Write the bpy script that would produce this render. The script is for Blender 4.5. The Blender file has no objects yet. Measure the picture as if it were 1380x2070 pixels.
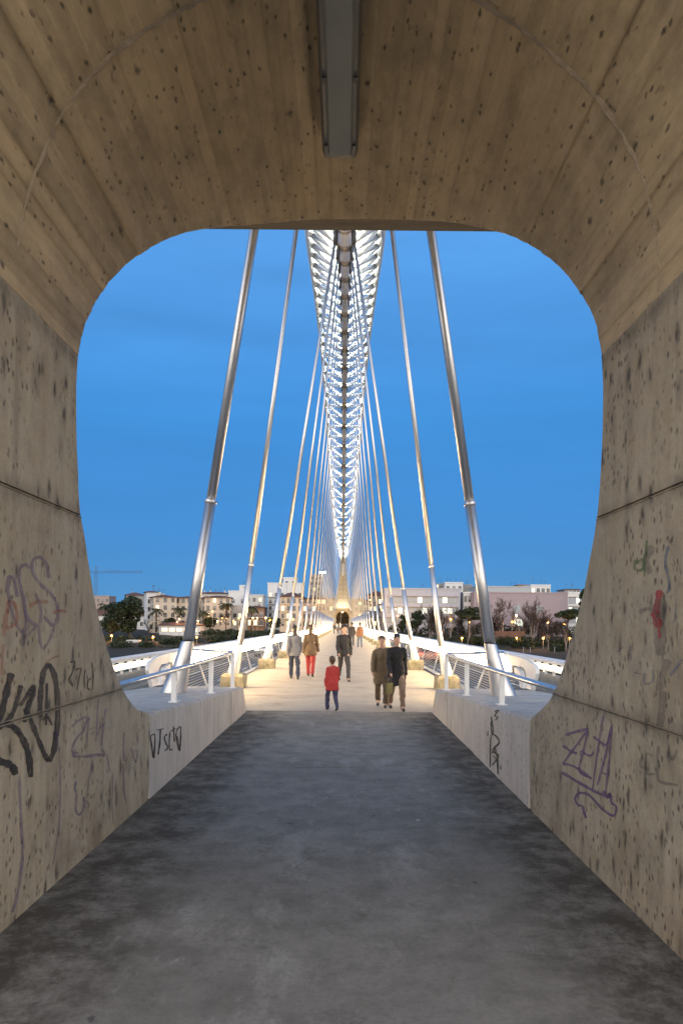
import bpy, math, random
from mathutils import Vector, Matrix
R = math.radians
random.seed(7)
scene = bpy.context.scene
col = scene.collection

# ------------------------------------------------------------------ camera
F, EYE, U0, V0, ROLL = 1380.0, 1.6, 692.5, 1262.0, R(0.5)
cam = bpy.data.cameras.new('camera'); camo = bpy.data.objects.new('camera', cam); col.objects.link(camo)
cam.sensor_fit = 'VERTICAL'; cam.sensor_height = 36.0; cam.lens = 36.0 * F / 2070.0
cam.shift_y = (V0 - 1035.0) / 2070.0; cam.shift_x = -(U0 - 690.0) / 2070.0
camo.location = (0, 0, EYE); camo.rotation_euler = (R(90), -ROLL, 0)
cam.clip_start = 0.05; cam.clip_end = 6000
scene.camera = camo

# ------------------------------------------------------------------ dusk sky
world = bpy.data.worlds.new("World"); scene.world = world; world.use_nodes = True
wn = world.node_tree; bg = wn.nodes['Background']; wl = wn.links.new
sky = wn.nodes.new('ShaderNodeTexSky'); sky.sky_type = 'NISHITA'; sky.sun_disc = False
sky.sun_elevation = R(3.0); sky.sun_rotation = R(180); sky.air_density = 1.0; sky.dust_density = 0.4; sky.ozone_density = 4.6
tc = wn.nodes.new('ShaderNodeTexCoord')
lift = wn.nodes.new('ShaderNodeVectorMath'); lift.operation = 'ADD'; lift.inputs[1].default_value = (0, 0, 0.10); wl(tc.outputs['Generated'], lift.inputs[0])
nrm = wn.nodes.new('ShaderNodeVectorMath'); nrm.operation = 'NORMALIZE'; wl(lift.outputs[0], nrm.inputs[0]); wl(nrm.outputs[0], sky.inputs['Vector'])
sep = wn.nodes.new('ShaderNodeSeparateXYZ'); wl(tc.outputs['Generated'], sep.inputs[0])
ramp = wn.nodes.new('ShaderNodeValToRGB'); wl(sep.outputs['Z'], ramp.inputs[0])
ramp.color_ramp.elements[0].position = 0.0; ramp.color_ramp.elements[0].color = (0.004, 0.02, 0.17, 1)
ramp.color_ramp.elements[1].position = 1.0; ramp.color_ramp.elements[1].color = (0.07, 0.26, 0.62, 1)
for p, c in ((0.10, (0.008, 0.045, 0.20, 1)), (0.28, (0.022, 0.135, 0.36, 1)), (0.52, (0.085, 0.265, 0.58, 1))):
    e = ramp.color_ramp.elements.new(p); e.color = c
wmap = wn.nodes.new('ShaderNodeMapping'); wmap.inputs['Scale'].default_value = (1.2, 1.2, 9); wl(tc.outputs['Generated'], wmap.inputs[0])
wnoise = wn.nodes.new('ShaderNodeTexNoise'); wnoise.inputs['Scale'].default_value = 2.2; wnoise.inputs['Detail'].default_value = 5; wl(wmap.outputs[0], wnoise.inputs[0])
wr = wn.nodes.new('ShaderNodeMapRange'); wr.inputs[1].default_value = .3; wr.inputs[2].default_value = .8; wr.inputs[3].default_value = .86; wr.inputs[4].default_value = 1.20
wl(wnoise.outputs[0], wr.inputs[0])
wm = wn.nodes.new('ShaderNodeMix'); wm.data_type = 'RGBA'; wm.blend_type = 'MULTIPLY'; wm.inputs[0].default_value = 1
wl(ramp.outputs[0], wm.inputs[6]); wl(wr.outputs[0], wm.inputs[7])
ws = wn.nodes.new('ShaderNodeMix'); ws.data_type = 'RGBA'; ws.blend_type = 'MULTIPLY'; ws.inputs[0].default_value = 1
wl(sky.outputs[0], ws.inputs[6]); ws.inputs[7].default_value = (0.26, 0.235, 0.21, 1)
wa = wn.nodes.new('ShaderNodeMix'); wa.data_type = 'RGBA'; wa.blend_type = 'ADD'; wa.inputs[0].default_value = 1
wl(wm.outputs[2], wa.inputs[6]); wl(ws.outputs[2], wa.inputs[7])
# afterglow filling the western half of the sky, behind the camera: this is what lights the facades across the river
def wmath(op, a, b):
    x = wn.nodes.new('ShaderNodeMath'); x.operation = op
    for i, q in enumerate((a, b)):
        if isinstance(q, (int, float)): x.inputs[i].default_value = q
        else: wl(q, x.inputs[i])
    return x.outputs[0]
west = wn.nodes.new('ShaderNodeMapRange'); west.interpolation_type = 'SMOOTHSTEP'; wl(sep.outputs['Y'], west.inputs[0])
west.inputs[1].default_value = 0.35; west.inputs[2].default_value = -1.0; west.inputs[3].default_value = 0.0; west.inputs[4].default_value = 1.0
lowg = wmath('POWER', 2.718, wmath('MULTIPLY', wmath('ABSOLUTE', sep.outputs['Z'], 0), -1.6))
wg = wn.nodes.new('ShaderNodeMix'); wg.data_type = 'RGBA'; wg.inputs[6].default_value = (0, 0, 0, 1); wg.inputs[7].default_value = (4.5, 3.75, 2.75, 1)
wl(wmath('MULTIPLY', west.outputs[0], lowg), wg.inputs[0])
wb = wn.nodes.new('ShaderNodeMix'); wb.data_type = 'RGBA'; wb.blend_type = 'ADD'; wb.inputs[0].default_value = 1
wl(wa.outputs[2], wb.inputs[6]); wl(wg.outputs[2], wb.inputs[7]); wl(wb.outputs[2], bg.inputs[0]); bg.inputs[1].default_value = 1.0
scene.view_settings.view_transform = 'Standard'; scene.view_settings.look = 'None'
scene.view_settings.exposure = 0.0; scene.view_settings.gamma = 1.0; scene.view_settings.use_curve_mapping = False
cy = scene.cycles
cy.use_denoising = True; cy.max_bounces = 7; cy.diffuse_bounces = 4; cy.glossy_bounces = 3; cy.transmission_bounces = 3; cy.transparent_max_bounces = 8
cy.sample_clamp_indirect = 4.0; cy.sample_clamp_direct = 0.0; cy.caustics_reflective = False; cy.caustics_refractive = False

# ------------------------------------------------------------------ helpers
def ray(u, v):
    a, b = u - U0, V0 - v
    return (a * math.cos(ROLL) - b * math.sin(ROLL)) / F, (a * math.sin(ROLL) + b * math.cos(ROLL)) / F
def at(u, v, d):
    rx, rz = ray(u, v); return Vector((rx * d, d, EYE + rz * d))
def on_wall(u, v, x):
    rx, rz = ray(u, v); d = x / rx; return (d, EYE + rz * d)

class MB:
    def __init__(s): s.v = []; s.f = []; s.flat = set()
    def add(s, vs, fs):
        o = len(s.v); s.v += [tuple(p) for p in vs]; s.f += [tuple(i + o for i in f) for f in fs]; return s
    def box(s, x0, x1, y0, y1, z0, z1):
        return s.add([(x0,y0,z0),(x1,y0,z0),(x1,y1,z0),(x0,y1,z0),(x0,y0,z1),(x1,y0,z1),(x1,y1,z1),(x0,y1,z1)],
                     [(0,3,2,1),(4,5,6,7),(0,1,5,4),(1,2,6,5),(2,3,7,6),(3,0,4,7)])
    def tube(s, pts, rad, n=8, cap=True, flat=1.0):
        pts = [Vector(p) for p in pts]
        if not isinstance(rad, (list, tuple)): rad = [rad] * len(pts)
        o = len(s.v); ref = None
        for i, p in enumerate(pts):
            t = (pts[min(i+1, len(pts)-1)] - pts[max(i-1, 0)]).normalized()
            if ref is None: ref = Vector((1,0,0)) if abs(t.x) < .8 else Vector((0,1,0))
            a = (ref - t * ref.dot(t)).normalized(); b = t.cross(a); ref = a
            for k in range(n):
                w = 2 * math.pi * k / n
                s.v.append(tuple(p + (a * math.cos(w) + b * math.sin(w) * flat) * rad[i]))
        for i in range(len(pts) - 1):
            for k in range(n):
                q = o + i * n; k2 = (k + 1) % n
                s.f.append((q + k, q + k2, q + n + k2, q + n + k))
        if cap:
            s.flat |= {len(s.f), len(s.f) + 1}
            s.f.append(tuple(o + k for k in reversed(range(n))))
            q = o + (len(pts) - 1) * n; s.f.append(tuple(q + k for k in range(n)))
        return s
    def prism(s, poly, axis, t0, t1):
        # poly: 2D outline; axis 'x': (y,z), 'y': (x,z), 'z': (x,y)
        n = len(poly)
        def mk(p, t): return {'x': (t, p[0], p[1]), 'y': (p[0], t, p[1]), 'z': (p[0], p[1], t)}[axis]
        return s.add([mk(p, t0) for p in poly] + [mk(p, t1) for p in poly],
                     [tuple(range(n)), tuple(reversed(range(n, 2*n)))] + [(i, i+n, (i+1) % n + n, (i+1) % n) for i in range(n)])
    def ball(s, c, r, n=10, m=6):
        c = Vector(c); r = r if isinstance(r, (tuple, list)) else (r, r, r); o = len(s.v)
        for j in range(1, m):
            ph = math.pi * j / m
            for k in range(n):
                w = 2 * math.pi * k / n
                s.v.append((c.x + r[0]*math.sin(ph)*math.cos(w), c.y + r[1]*math.sin(ph)*math.sin(w), c.z + r[2]*math.cos(ph)))
        s.v.append((c.x, c.y, c.z + r[2])); s.v.append((c.x, c.y, c.z - r[2])); T = len(s.v) - 2; B = T + 1
        for j in range(m - 2):
            for k in range(n):
                q = o + j*n; k2 = (k+1) % n
                s.f.append((q+k, q+n+k, q+n+k2, q+k2))
        for k in range(n):
            k2 = (k+1) % n
            s.f.append((T, o+k, o+k2)); q = o + (m-2)*n; s.f.append((B, q+k2, q+k))
        return s
    def mesh(s, name, smooth=False):
        me = bpy.data.meshes.new(name); me.from_pydata(s.v, [], s.f)
        if smooth:
            me.polygons.foreach_set('use_smooth', [i not in s.flat for i in range(len(me.polygons))])
        me.update(); return me
    def build(s, name, m, parent=None, smooth=False):
        return link(name, s.mesh(name, smooth), m, parent)

def fix_normals(me):
    import bmesh
    b = bmesh.new(); b.from_mesh(me); bmesh.ops.recalc_face_normals(b, faces=b.faces); b.to_mesh(me); b.free(); return me
def link(name, me, m=None, parent=None):
    o = bpy.data.objects.new(name, me); col.objects.link(o)
    if m is not None and me is not None and not me.materials: me.materials.append(m)
    if parent is not None: o.parent = parent
    return o
def empty(name, loc=(0,0,0), rz=0.0):
    o = bpy.data.objects.new(name, None); o.empty_display_size = .3; col.objects.link(o)
    o.location = loc; o.rotation_euler = (0, 0, rz); return o
def tag(o, label=None, cat=None, group=None, kind=None):
    if label: o['label'] = label
    if cat: o['category'] = cat
    if group: o['group'] = group
    if kind: o['kind'] = kind
    return o
def copy_tree(o, parent=None):
    c = o.copy(); col.objects.link(c); c.parent = parent
    for ch in list(o.children): copy_tree(ch, c)
    return c
ORD = ['', 'first', 'second', 'third', 'fourth', 'fifth', 'sixth', 'seventh', 'eighth', 'ninth', 'tenth', 'eleventh', 'twelfth', 'thirteenth',
       'fourteenth', 'fifteenth', 'sixteenth', 'seventeenth', 'eighteenth', 'nineteenth', 'twentieth', 'twenty-first', 'twenty-second', 'twenty-third']
def interp(x, tab):
    if x <= tab[0][0]: return tab[0][1]
    for (a, fa), (b, fb) in zip(tab, tab[1:]):
        if x <= b: return fa + (fb - fa) * (x - a) / (b - a)
    return tab[-1][1]
def interp_s(x, tab):
    if x <= tab[0][0]: return tab[0][1]
    if x >= tab[-1][0]: return tab[-1][1]
    n = len(tab); sl = [(tab[i+1][1]-tab[i][1])/(tab[i+1][0]-tab[i][0]) for i in range(n-1)]
    m = [sl[0]] + [.5*(sl[i-1]+sl[i]) for i in range(1, n-1)] + [sl[-1]]
    for i in range(n-1):
        if x <= tab[i+1][0]:
            h = tab[i+1][0]-tab[i][0]; t = (x-tab[i][0])/h
            return (2*t**3-3*t*t+1)*tab[i][1] + (t**3-2*t*t+t)*h*m[i] + (-2*t**3+3*t*t)*tab[i+1][1] + (t**3-t*t)*h*m[i+1]
def smooth_path(pts, k=5):
    P = [Vector((p[0], p[1])) for p in pts]
    if len(P) < 3: return P
    out = []
    for i in range(len(P) - 1):
        p0, p1, p2, p3 = P[max(i-1,0)], P[i], P[i+1], P[min(i+2, len(P)-1)]
        for j in range(k):
            t = j / k
            out.append(.5 * ((2*p1) + (p2-p0)*t + (2*p0-5*p1+4*p2-p3)*t*t + (3*p1-p0-3*p2+p3)*t**3))
    out.append(P[-1]); return out

# ------------------------------------------------------------------ materials
MATS = {}
def mat(name, c, rough=.6, metal=0.0, emit=None, es=0.0, var=0.0, vs=4.0, bump=0.0, bs=40.0, coat=0.0, stretch=(1,1,1)):
    if name in MATS: return MATS[name]
    m = bpy.data.materials.new(name); m.use_nodes = True; nt = m.node_tree; b = nt.nodes['Principled BSDF']
    b.inputs['Base Color'].default_value = (*c, 1); b.inputs['Roughness'].default_value = rough; b.inputs['Metallic'].default_value = metal
    if coat: b.inputs['Coat Weight'].default_value = coat
    if emit: b.inputs['Emission Color'].default_value = (*emit, 1); b.inputs['Emission Strength'].default_value = es
    if var or bump:
        t = nt.nodes.new('ShaderNodeTexCoord'); mp = nt.nodes.new('ShaderNodeMapping'); mp.inputs['Scale'].default_value = stretch
        nt.links.new(t.outputs['Object'], mp.inputs[0])
    if var:
        n = nt.nodes.new('ShaderNodeTexNoise'); n.inputs['Scale'].default_value = vs; n.inputs['Detail'].default_value = 6; n.inputs['Roughness'].default_value = .65
        nt.links.new(mp.outputs[0], n.inputs[0])
        r = nt.nodes.new('ShaderNodeMapRange'); r.inputs[1].default_value = .25; r.inputs[2].default_value = .75; r.inputs[3].default_value = 1 - var; r.inputs[4].default_value = 1 + var
        nt.links.new(n.outputs[0], r.inputs[0])
        x = nt.nodes.new('ShaderNodeMix'); x.data_type = 'RGBA'; x.blend_type = 'MULTIPLY'; x.inputs[0].default_value = 1; x.inputs[6].default_value = (*c, 1)
        nt.links.new(r.outputs[0], x.inputs[7]); nt.links.new(x.outputs[2], b.inputs['Base Color'])
    if bump:
        n2 = nt.nodes.new('ShaderNodeTexNoise'); n2.inputs['Scale'].default_value = bs; n2.inputs['Detail'].default_value = 5
        nt.links.new(mp.outputs[0], n2.inputs[0])
        bp = nt.nodes.new('ShaderNodeBump'); bp.inputs['Strength'].default_value = bump; bp.inputs['Distance'].default_value = .02
        nt.links.new(n2.outputs[0], bp.inputs['Height']); nt.links.new(bp.outputs[0], b.inputs['Normal'])
    MATS[name] = m; return m

class NT:
    """small node-tree helper"""
    def __init__(s, name):
        s.m = bpy.data.materials.new(name); s.m.use_nodes = True; s.t = s.m.node_tree; s.b = s.t.nodes['Principled BSDF']; MATS[name] = s.m
    def n(s, typ, **k):
        x = s.t.nodes.new(typ)
        for a, v in k.items(): setattr(x, a, v)
        return x
    def l(s, a, b): s.t.links.new(a, b)
    def coord(s, scale=(1,1,1), loc=(0,0,0)):
        if not hasattr(s, 'tc'): s.tc = s.n('ShaderNodeTexCoord')
        mp = s.n('ShaderNodeMapping'); mp.inputs['Scale'].default_value = scale; mp.inputs['Location'].default_value = loc
        s.l(s.tc.outputs['Object'], mp.inputs[0]); return mp.outputs[0]
    def noise(s, scale, vec, detail=6, rough=.6):
        x = s.n('ShaderNodeTexNoise'); x.inputs['Scale'].default_value = scale; x.inputs['Detail'].default_value = detail; x.inputs['Roughness'].default_value = rough
        s.l(vec, x.inputs[0]); return x.outputs[0]
    def rng(s, v, a, b, c=0.0, d=1.0):
        x = s.n('ShaderNodeMapRange'); x.inputs[1].default_value = a; x.inputs[2].default_value = b; x.inputs[3].default_value = c; x.inputs[4].default_value = d
        s.l(v, x.inputs[0]); return x.outputs[0]
    def math(s, op, a, b=None):
        x = s.n('ShaderNodeMath', operation=op)
        for i, q in enumerate((a, b)):
            if q is None: continue
            if isinstance(q, (int, float)): x.inputs[i].default_value = q
            else: s.l(q, x.inputs[i])
        return x.outputs[0]
    def mix(s, fac, a, b, mode='MIX'):
        x = s.n('ShaderNodeMix', data_type='RGBA', blend_type=mode)
        for i, q in ((0, fac), (6, a), (7, b)):
            if isinstance(q, (int, float)): x.inputs[i].default_value = q
            elif isinstance(q, tuple): x.inputs[i].default_value = (*q, 1)
            else: s.l(q, x.inputs[i])
        return x.outputs[2]
    def warp(s, vec, amt, scale=18):
        x = s.n('ShaderNodeTexNoise'); x.inputs['Scale'].default_value = scale; x.inputs['Detail'].default_value = 4; s.l(vec, x.inputs[0])
        a = s.n('ShaderNodeVectorMath', operation='SUBTRACT'); s.l(x.outputs['Color'], a.inputs[0]); a.inputs[1].default_value = (.5, .5, .5)
        b = s.n('ShaderNodeVectorMath', operation='SCALE'); s.l(a.outputs[0], b.inputs[0]); b.inputs['Scale'].default_value = amt
        c = s.n('ShaderNodeVectorMath', operation='ADD'); s.l(vec, c.inputs[0]); s.l(b.outputs[0], c.inputs[1]); return c.outputs[0]
    def pits(s, scale, vec, r0, r1, gate):
        vec = s.warp(vec, .55 / scale, scale * 2.2)
        x = s.n('ShaderNodeTexVoronoi'); x.inputs['Scale'].default_value = scale; x.inputs['Randomness'].default_value = 1; s.l(vec, x.inputs['Vector'])
        near = s.rng(x.outputs['Distance'], r0, r1, 1, 0)
        sp = s.n('ShaderNodeSeparateColor'); s.l(x.outputs['Color'], sp.inputs[0])
        return s.math('MULTIPLY', near, s.rng(sp.outputs[0], gate, gate + .12, 0, 1))
    def bump(s, h, strength=.4, dist=.01):
        x = s.n('ShaderNodeBump'); x.inputs['Strength'].default_value = strength; x.inputs['Distance'].default_value = dist
        s.l(h, x.inputs['Height']); s.l(x.outputs[0], s.b.inputs['Normal'])

def concrete_wall():
    k = NT('concrete_wall'); P = k.coord()
    warp = k.noise(3.0, P, 4); 
    big = k.noise(.9, P, 5, .6); mid = k.noise(5, P, 6, .65)
    streak = k.noise(5.0, k.coord((1.6, 1.6, .12)), 6, .7)
    fine = k.noise(60, P, 4)
    c = k.mix(k.rng(big, .3, .7), (.46, .375, .245), (.55, .465, .325))
    c = k.mix(k.rng(streak, .30, .72), k.mix(1.0, c, (.70, .68, .64), 'MULTIPLY'), c)
    c = k.mix(k.rng(mid, .35, .75, 0, .35), c, (.50, .46, .39))
    brown = k.math('MULTIPLY', k.rng(k.noise(2.3, k.coord((1, 1, .35), (3, 7, 1)), 6, .7), .54, .70), .55)
    c = k.mix(brown, c, (.27, .19, .11))
    soot = k.math('MULTIPLY', k.rng(k.noise(1.7, k.coord((1, 1, .7), (11, 3, 6)), 8, .78), .52, .68), .55)
    c = k.mix(soot, c, (.15, .125, .095))
    p1 = k.pits(6.4, k.coord((1, 1.35, .62)), .06, .24, .34)
    p2 = k.pits(21, k.coord((1, 1.1, .75), (1, 2, 3)), .12, .36, .36)
    gate = k.rng(k.noise(1.3, k.coord((1, 1, 1), (5, 1, 9)), 4), .40, .58)
    pit = k.math('MAXIMUM', p1, k.math('MULTIPLY', p2, gate))
    drip = k.math('MULTIPLY', k.rng(k.noise(9, k.coord((1, 1, .05), (2, 2, 2)), 4, .6), .60, .74), .45)
    c = k.mix(drip, c, (.14, .115, .09))
    c = k.mix(k.rng(fine, .46, .70, 0, .35), c, (.24, .20, .14))
    sm = k.math('MULTIPLY', k.pits(6.4, k.coord((1, 1.35, .62)), .10, .50, .42), .45)
    c = k.mix(sm, c, (.16, .125, .09))
    c = k.mix(k.math('MULTIPLY', pit, .88), c, (.055, .045, .035))
    # grime soaked in along the pour joints
    g = k.n('ShaderNodeSeparateXYZ'); k.l(k.tc.outputs['Object'], g.inputs[0])
    for zj in (1.072, 2.30, 3.30):
        dz = k.math('ABSOLUTE', k.math('SUBTRACT', g.outputs['Z'], zj))
        b = k.math('MULTIPLY', k.rng(dz, .0, .085, 1, 0), k.rng(k.noise(6, k.coord((1, 1, .5), (zj, 4, 0)), 6, .75), .34, .66))
        c = k.mix(k.math('MULTIPLY', b, .75), c, (.075, .06, .045))
    # damp stain rising from the floor
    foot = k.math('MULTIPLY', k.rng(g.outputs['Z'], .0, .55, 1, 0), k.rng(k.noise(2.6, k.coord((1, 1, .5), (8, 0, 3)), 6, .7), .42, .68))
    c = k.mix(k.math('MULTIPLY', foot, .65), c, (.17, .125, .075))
    k.l(c, k.b.inputs['Base Color']); k.b.inputs['Roughness'].default_value = .82
    h = k.math('SUBTRACT', k.math('ADD', k.math('MULTIPLY', fine, .25), k.math('MULTIPLY', mid, .5)), k.math('MULTIPLY', pit, 1.6))
    k.bump(h, .55, .012); return k.m
def concrete_vault():
    k = NT('concrete_vault'); P = k.coord()
    at_ = k.n('ShaderNodeVertexColor', layer_name='board')
    sp = k.n('ShaderNodeSeparateColor'); k.l(at_.outputs['Color'], sp.inputs[0])
    grain = k.noise(6, k.coord((1.3, .16, 1.3)), 8, .75); g2 = k.noise(14, k.coord((1.2, .35, 1.2), (3, 0, 1)), 7, .75)
    big = k.noise(1.0, P, 5); blot = k.noise(3.2, k.coord((1, .6, 1), (2, 5, 1)), 7, .72); fine = k.noise(55, P, 4)
    c = k.mix(k.rng(big, .3, .7), (.56, .425, .25), (.65, .50, .305))
    c = k.mix(k.rng(grain, .30, .66), k.mix(1.0, c, (.80, .78, .76), 'MULTIPLY'), c)
    c = k.mix(k.rng(g2, .42, .68, 0, .6), c, k.mix(1.0, c, (.70, .68, .66), 'MULTIPLY'))
    c = k.mix(k.rng(blot, .46, .66, 0, .5), c, (.25, .195, .13))
    c = k.mix(1.0, c, k.mix(sp.outputs[0], (.80, .80, .79), (1.10, 1.10, 1.09)), 'MULTIPLY')
    pale = k.math('MULTIPLY', k.rng(k.noise(6, k.coord((1.3, .10, 1.3), (4, 4, 4)), 7, .75), .56, .70), .55)
    c = k.mix(pale, c, (.52, .43, .30))
    p1 = k.pits(6.5, k.coord((1.25, .7, 1.25)), .04, .19, .50)
    p2 = k.pits(19, k.coord((1.2, .6, 1.2), (1, 2, 3)), .07, .29, .55)
    p3 = k.math('MULTIPLY', k.pits(6, k.coord((1.6, .22, 1.6), (7, 2, 3)), .02, .10, .62), .7)
    pit = k.math('MAXIMUM', k.math('MAXIMUM', p1, p2), p3)
    c = k.mix(k.math('MULTIPLY', pit, .85), c, (.05, .04, .03))
    k.l(c, k.b.inputs['Base Color']); k.b.inputs['Roughness'].default_value = .85
    h = k.math('SUBTRACT', k.math('ADD', k.math('MULTIPLY', fine, .3), k.math('MULTIPLY', grain, .8)), k.math('MULTIPLY', pit, 1.5))
    k.bump(h, .5, .012); return k.m
def concrete_floor():
    k = NT('concrete_floor'); P = k.coord()
    g = k.n('ShaderNodeSeparateXYZ'); k.l(k.tc.outputs['Object'], g.inputs[0])
    big = k.noise(.75, P, 6, .65); mid = k.noise(3.4, P, 7, .72); fine = k.noise(34, P, 5, .7)
    c = k.mix(k.rng(big, .32, .68), (.19, .174, .148), (.275, .255, .22))
    c = k.mix(k.rng(mid, .44, .66, 0, .65), c, (.125, .115, .098))
    c = k.mix(k.rng(k.noise(2.1, k.coord((1, .45, 1), (3, 1, 0)), 6, .7), .56, .70, 0, .6), c, (.37, .35, .31))
    c = k.mix(k.rng(fine, .48, .70, 0, .5), c, (.13, .12, .10))
    scuff = k.math('MULTIPLY', k.rng(k.noise(11, k.warp(k.coord((1, .55, 1), (6, 2, 0)), .12, 5), 8, .8), .56, .70), k.rng(k.noise(1.1, k.coord((1, 1, 1), (9, 9, 0)), 4), .42, .6))
    c = k.mix(k.math('MULTIPLY', scuff, .6), c, (.42, .40, .355))
    c = k.mix(k.rng(k.noise(7, k.coord((1, 1, 1), (1, 8, 0)), 8, .8), .54, .70, 0, .55), c, (.085, .076, .062))
    # trodden-in grime along the foot of both walls, patchy
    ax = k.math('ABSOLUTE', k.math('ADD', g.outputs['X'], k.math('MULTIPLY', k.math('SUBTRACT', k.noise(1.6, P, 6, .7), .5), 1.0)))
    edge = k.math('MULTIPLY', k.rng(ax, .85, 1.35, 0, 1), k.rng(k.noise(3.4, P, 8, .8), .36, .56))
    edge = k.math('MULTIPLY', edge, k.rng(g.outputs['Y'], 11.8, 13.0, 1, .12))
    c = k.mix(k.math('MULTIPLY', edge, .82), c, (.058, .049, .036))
    gum = k.pits(3.4, k.coord((1, .8, 1)), .05, .075, .40)
    c = k.mix(k.math('MULTIPLY', gum, .75), c, (.06, .06, .06))
    gum2 = k.pits(2.2, k.coord((1, .9, 1), (3, 3, 0)), .04, .055, .65)
    c = k.mix(k.math('MULTIPLY', gum2, .6), c, (.48, .48, .46))
    cr = k.n('ShaderNodeTexVoronoi', feature='DISTANCE_TO_EDGE'); cr.inputs['Scale'].default_value = .55
    wv = k.n('ShaderNodeVectorMath', operation='ADD'); k.l(P, wv.inputs[0])
    wn_ = k.n('ShaderNodeTexNoise'); wn_.inputs['Scale'].default_value = 2.5; wn_.inputs['Detail'].default_value = 6; k.l(P, wn_.inputs[0]); k.l(wn_.outputs['Color'], wv.inputs[1]); k.l(wv.outputs[0], cr.inputs['Vector'])
    crack = k.math('MULTIPLY', k.rng(cr.outputs['Distance'], .0, .006, 1, 0), k.rng(k.noise(.8, P, 3), .5, .62))
    c = k.mix(k.math('MULTIPLY', crack, .7), c, (.06, .055, .05))
    k.l(c, k.b.inputs['Base Color'])
    k.l(k.rng(mid, .3, .7, .78, .95), k.b.inputs['Roughness']); k.b.inputs['Specular IOR Level'].default_value = .3
    k.bump(k.math('ADD', k.math('MULTIPLY', fine, .4), k.math('MULTIPLY', mid, .8)), .35, .01); return k.m
def concrete_deck():
    k = NT('concrete_deck'); P = k.coord()
    mid = k.noise(1.3, k.coord((.8, 1.2, 1)), 8, .75); fine = k.noise(14, k.coord((.35, 2.4, 1)), 6, .75)
    c = k.mix(k.rng(mid, .3, .7), (.32, .29, .235), (.44, .40, .33))
    c = k.mix(k.rng(fine, .48, .72, 0, .65), c, (.17, .15, .12))
    c = k.mix(k.rng(k.noise(.9, P, 7, .75), .54, .68, 0, .55), c, (.16, .14, .11))
    k.l(c, k.b.inputs['Base Color']); k.b.inputs['Roughness'].default_value = .75; k.bump(fine, .4, .01); return k.m
def mossy_block():
    k = NT('mossy_concrete'); P = k.coord()
    n1 = k.noise(5, P, 7, .7); n2 = k.noise(16, P, 5, .7)
    c = k.mix(k.rng(n1, .40, .62), (.29, .26, .20), (.12, .115, .06)); c = k.mix(k.rng(n2, .45, .75, 0, .5), c, (.10, .09, .05))
    k.l(c, k.b.inputs['Base Color']); k.b.inputs['Roughness'].default_value = .9; k.bump(n2, .6, .02); return k.m
def plinth_mat():
    k = NT('plinth_concrete'); P = k.coord()
    n1 = k.noise(2.2, P, 6, .65); st = k.noise(6, k.coord((1.5, 1.5, .10)), 6, .7); n2 = k.noise(30, P, 4)
    top = k.noise(3, k.coord((.7, 3.2, 1)), 7, .72)
    c = k.mix(k.rng(n1, .3, .7), (.52, .47, .405), (.64, .59, .52))
    c = k.mix(k.rng(st, .30, .66), k.mix(1.0, c, (.80, .78, .75), 'MULTIPLY'), c)
    c = k.mix(k.rng(k.noise(3.5, k.coord((1, 1, .5), (4, 4, 0)), 8, .78), .54, .70, 0, .6), c, (.26, .22, .17))
    geo = k.n('ShaderNodeNewGeometry'); sp = k.n('ShaderNodeSeparateXYZ'); k.l(geo.outputs['Normal'], sp.inputs[0])
    up = k.rng(sp.outputs['Z'], .5, .9)
    c = k.mix(k.math('MULTIPLY', up, k.rng(top, .46, .70, 0, .8)), c, (.20, .19, .17))
    pit = k.pits(20, k.coord((1, 1, .6)), .09, .24, .68)
    c = k.mix(k.math('MULTIPLY', pit, .7), c, (.08, .07, .055))
    k.l(c, k.b.inputs['Base Color']); k.b.inputs['Roughness'].default_value = .8
    k.bump(k.math('SUBTRACT', k.math('MULTIPLY', n2, .4), k.math('MULTIPLY', pit, 1.2)), .5, .01); return k.m
def steel():
    k = NT('stainless_steel'); 
    n1 = k.noise(2.0, k.coord((6, 6, .6)), 5, .6); n2 = k.noise(9, k.coord(), 5, .7)
    c = k.mix(k.rng(n1, .3, .7), (.56, .55, .55), (.70, .69, .68)); c = k.mix(k.rng(n2, .60, .78, 0, .25), c, (.45, .41, .36))
    k.l(c, k.b.inputs['Base Color']); k.b.inputs['Metallic'].default_value = 1.0
    k.l(k.rng(n2, .3, .75, .36, .46), k.b.inputs['Roughness']); return k.m
def spray(name, c, opacity):
    k = NT(name); n1 = k.noise(14, k.coord(), 6, .75)
    k.b.inputs['Base Color'].default_value = (*c, 1); k.b.inputs['Roughness'].default_value = .6
    k.l(k.rng(n1, .28, .62, opacity * .45, opacity), k.b.inputs['Alpha']); return k.m

M_WALL, M_VAULT, M_FLOOR, M_DECK, M_MOSS, M_PLINTH, M_STEEL = concrete_wall(), concrete_vault(), concrete_floor(), concrete_deck(), mossy_block(), plinth_mat(), steel()
M_WHITE = mat('white_paint', (.72, .72, .71), .42, var=.08, vs=3)
M_ARCH = mat('arch_white_paint', (.82, .83, .82), .45, var=.06, vs=1.5)
M_SLEEVE = mat('sleeve_white_paint', (.88, .88, .88), .5, var=.04, vs=2)
M_HOUSING = mat('anchor_housing_paint', (.55, .47, .38), .6, var=.15, vs=6)
M_DARKMETAL = mat('dark_metal', (.10, .10, .105), .45, .5)
M_ASPHALT = mat('asphalt', (.11, .105, .095), .8, var=.25, vs=2, bump=.3, bs=60)
M_LINE = mat('road_paint', (.7, .7, .66), .6, var=.2, vs=8)
M_RAIL_LAMP = mat('railing_lamp_diffuser', (.8, .8, .78), .5, emit=(1.0, .69, .35), es=60.0)
M_PARA_LAMP = mat('parapet_lamp_diffuser', (.8, .8, .78), .5, emit=(1.0, .84, .60), es=5.0)
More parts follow.
